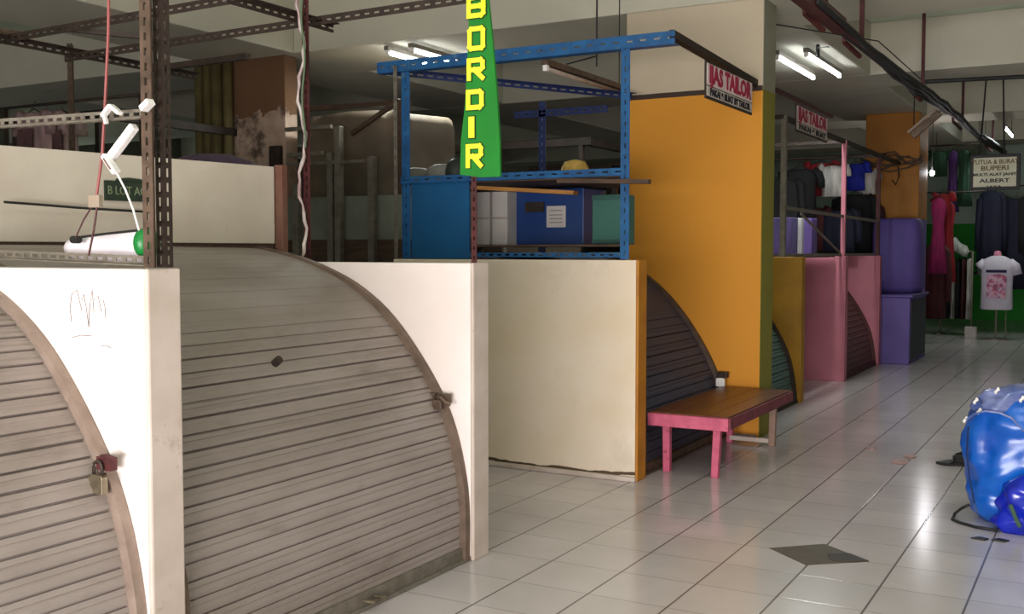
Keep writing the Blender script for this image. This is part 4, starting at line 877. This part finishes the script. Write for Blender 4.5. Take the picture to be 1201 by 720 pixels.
# clutter rows of other stalls deep in the hall
R = random.Random(11)
greys = [mat('far_board_%s' % n_, c) for n_, c in (('brown', (78, 66, 52)), ('grey', (96, 98, 86)), ('dark', (48, 44, 38)), ('olive', (74, 76, 52)), ('mauve', (86, 70, 78)))]
words = ['brown', 'grey', 'dark', 'olive', 'mauve']
rows = [(-6.9, 11.6), (-6.9, 15.2), (-7.2, 19.2), (-9.9, 7.0), (-9.8, 10.8), (-10.0, 14.6), (-10.6, 19.0), (-13.6, 9.2), (-13.8, 13.4), (-14.2, 18.0), (-7.0, 23.6), (-11.5, 23.8)]
where = ['nearest behind the blue frame', 'second behind the blue frame', 'third behind the blue frame', 'nearest on the far left', 'directly behind the stained column', 'behind the tarpaulin', 'far behind the tarpaulin', 'deepest on the far left', 'deep behind the stained column', 'deepest in the middle', 'against the far green wall', 'in the far left corner']
for i, (x, y) in enumerate(rows):
    k = i % 5
    t = thing('market_stall', '%s boarded market stall %s' % (words[k], where[i]), 'market stall', (x, y, 0), 'stalls in the back of the hall')
    w, d = 2.6, 1.9
    MB().box((x-w/2, y, 0), (x+w/2, y+.06, 1.9)).build('front_board', greys[k], t)
    MB().box((x+w/2-.06, y+.06, 0), (x+w/2, y+d, 1.7)).build('side_board', greys[(k+2) % 5], t)
    for sx in (-1, 0, 1):
        MB().bar((x+sx*(w/2-.04), y+.1, 0), (x+sx*(w/2-.04), y+.1, 2.95), .06, .06).build('post', dark_metal, t)
    m = MB(); m.bar((x-w/2-.1, y+.1, 2.93), (x+w/2+.1, y+.1, 2.93), .07, .09).bar((x-w/2, y+.1, 2.45), (x+w/2, y+.1, 2.45), .05, .06).bar((x+w/2, y+.1, 2.93), (x+w/2, y+d, 2.93), .07, .08); m.build('rail', (dark_metal, rusty, grey_metal)[i % 3], t)
    MB().box((x-w/2, y+.1, 1.9), (x+w/2, y+d, 1.94)).build('shelf', dark_wood, t)
    nb = 3+i % 3
    for j in range(nb):
        bw = R.uniform(.25, .55); bh = R.uniform(.2, .5); bxx = x-w/2+.35+j*(w-.5)/nb
        tt = thing('carton', '%s carton, number %s from the left on the %s stall %s' % (['brown', 'tan', 'dark'][j % 3], ['one', 'two', 'three', 'four', 'five'][j], words[k], where[i]), 'box', (bxx, y+.5, 1.941), 'cartons on the back stalls')
        MB().box((bxx-bw/2, y+.3, 1.941), (bxx+bw/2, y+.3+bw, 1.941+bh)).build('body', (cardboard, mat('carton_tan', (140, 116, 84)), mat('carton_dark', (70, 56, 50)))[j % 3], tt, bevel=.008)
        MB().box((bxx-.03, y+.295, 1.945), (bxx+.03, y+.3, 1.941+bh)).build('tape', mat('tape', (176, 160, 150)), tt)
# patterned clothes hung above the white board at the upper left
for k, (px, y, c) in enumerate(((40, 6.3, (150, 120, 120)), (55, 6.35, (164, 134, 130)), (74, 6.4, (150, 128, 118)))):
    x = onY(px, 150, y).x
    garment('shirt', x, y, 2.88-.01*k, .42, .6, c, ('faded pink shirt hung above the white board, leftmost of three', 'faded pink shirt hung above the white board, middle of three', 'faded beige shirt hung above the white board, rightmost of three')[k], 'faded shirts at the upper left', print_c=(90, 60, 60) if k != 1 else None, seed=k)
m = MB(); m.tube([(-9.2, 6.35, 2.93), (-7.0, 6.35, 2.93)], .014, 8).tube([(-7.2, 6.35, 0), (-7.2, 6.35, 2.93)], .02, 8).tube([(-9.0, 6.35, 0), (-9.0, 6.35, 2.93)], .02, 8)
tag(m.build('clothes_rail', dark_metal, smooth=True), 'clothes rail holding the three faded shirts', 'rail')
t = thing('hanging_cloth_stack', 'mauve bundle of cloth behind the white board right of the brown post', 'bundle', (-5.0, 4.9, 0))
m = MB(); rings = []
for (zz, s) in ((0, .9), (1.8, 1), (2.1, 1.0), (2.2, .8), (2.25, .4)):
    rings.append([(-5.35+.4*s*math.cos(a_), 5.3+.3*s*math.sin(a_)*(1+.1*math.sin(5*a_)), zz+.001) for a_ in [2*math.pi*j/24 for j in range(24)]])
m.loft(rings); m.build('cloth_body', cloth_mat((92, 70, 96)), t, smooth=True)
MB().box((-5.2, 4.95, 2.13), (-5.05, 4.99, 2.17)).build('tag', ink, t)
# hall pipes under the slab at the upper left
m = MB(); m.tube([onY(38, 82, 9.4), onY(38, 70, 9.4), onY(56, 69, 9.4), Vector((onY(56, 69, 9.4).x, 9.4, ZB))], .04, 8); 
tag(m.build('pipe_elbow', dark_metal, smooth=True), 'short dark pipe elbow on the beam at the upper left', 'pipe')
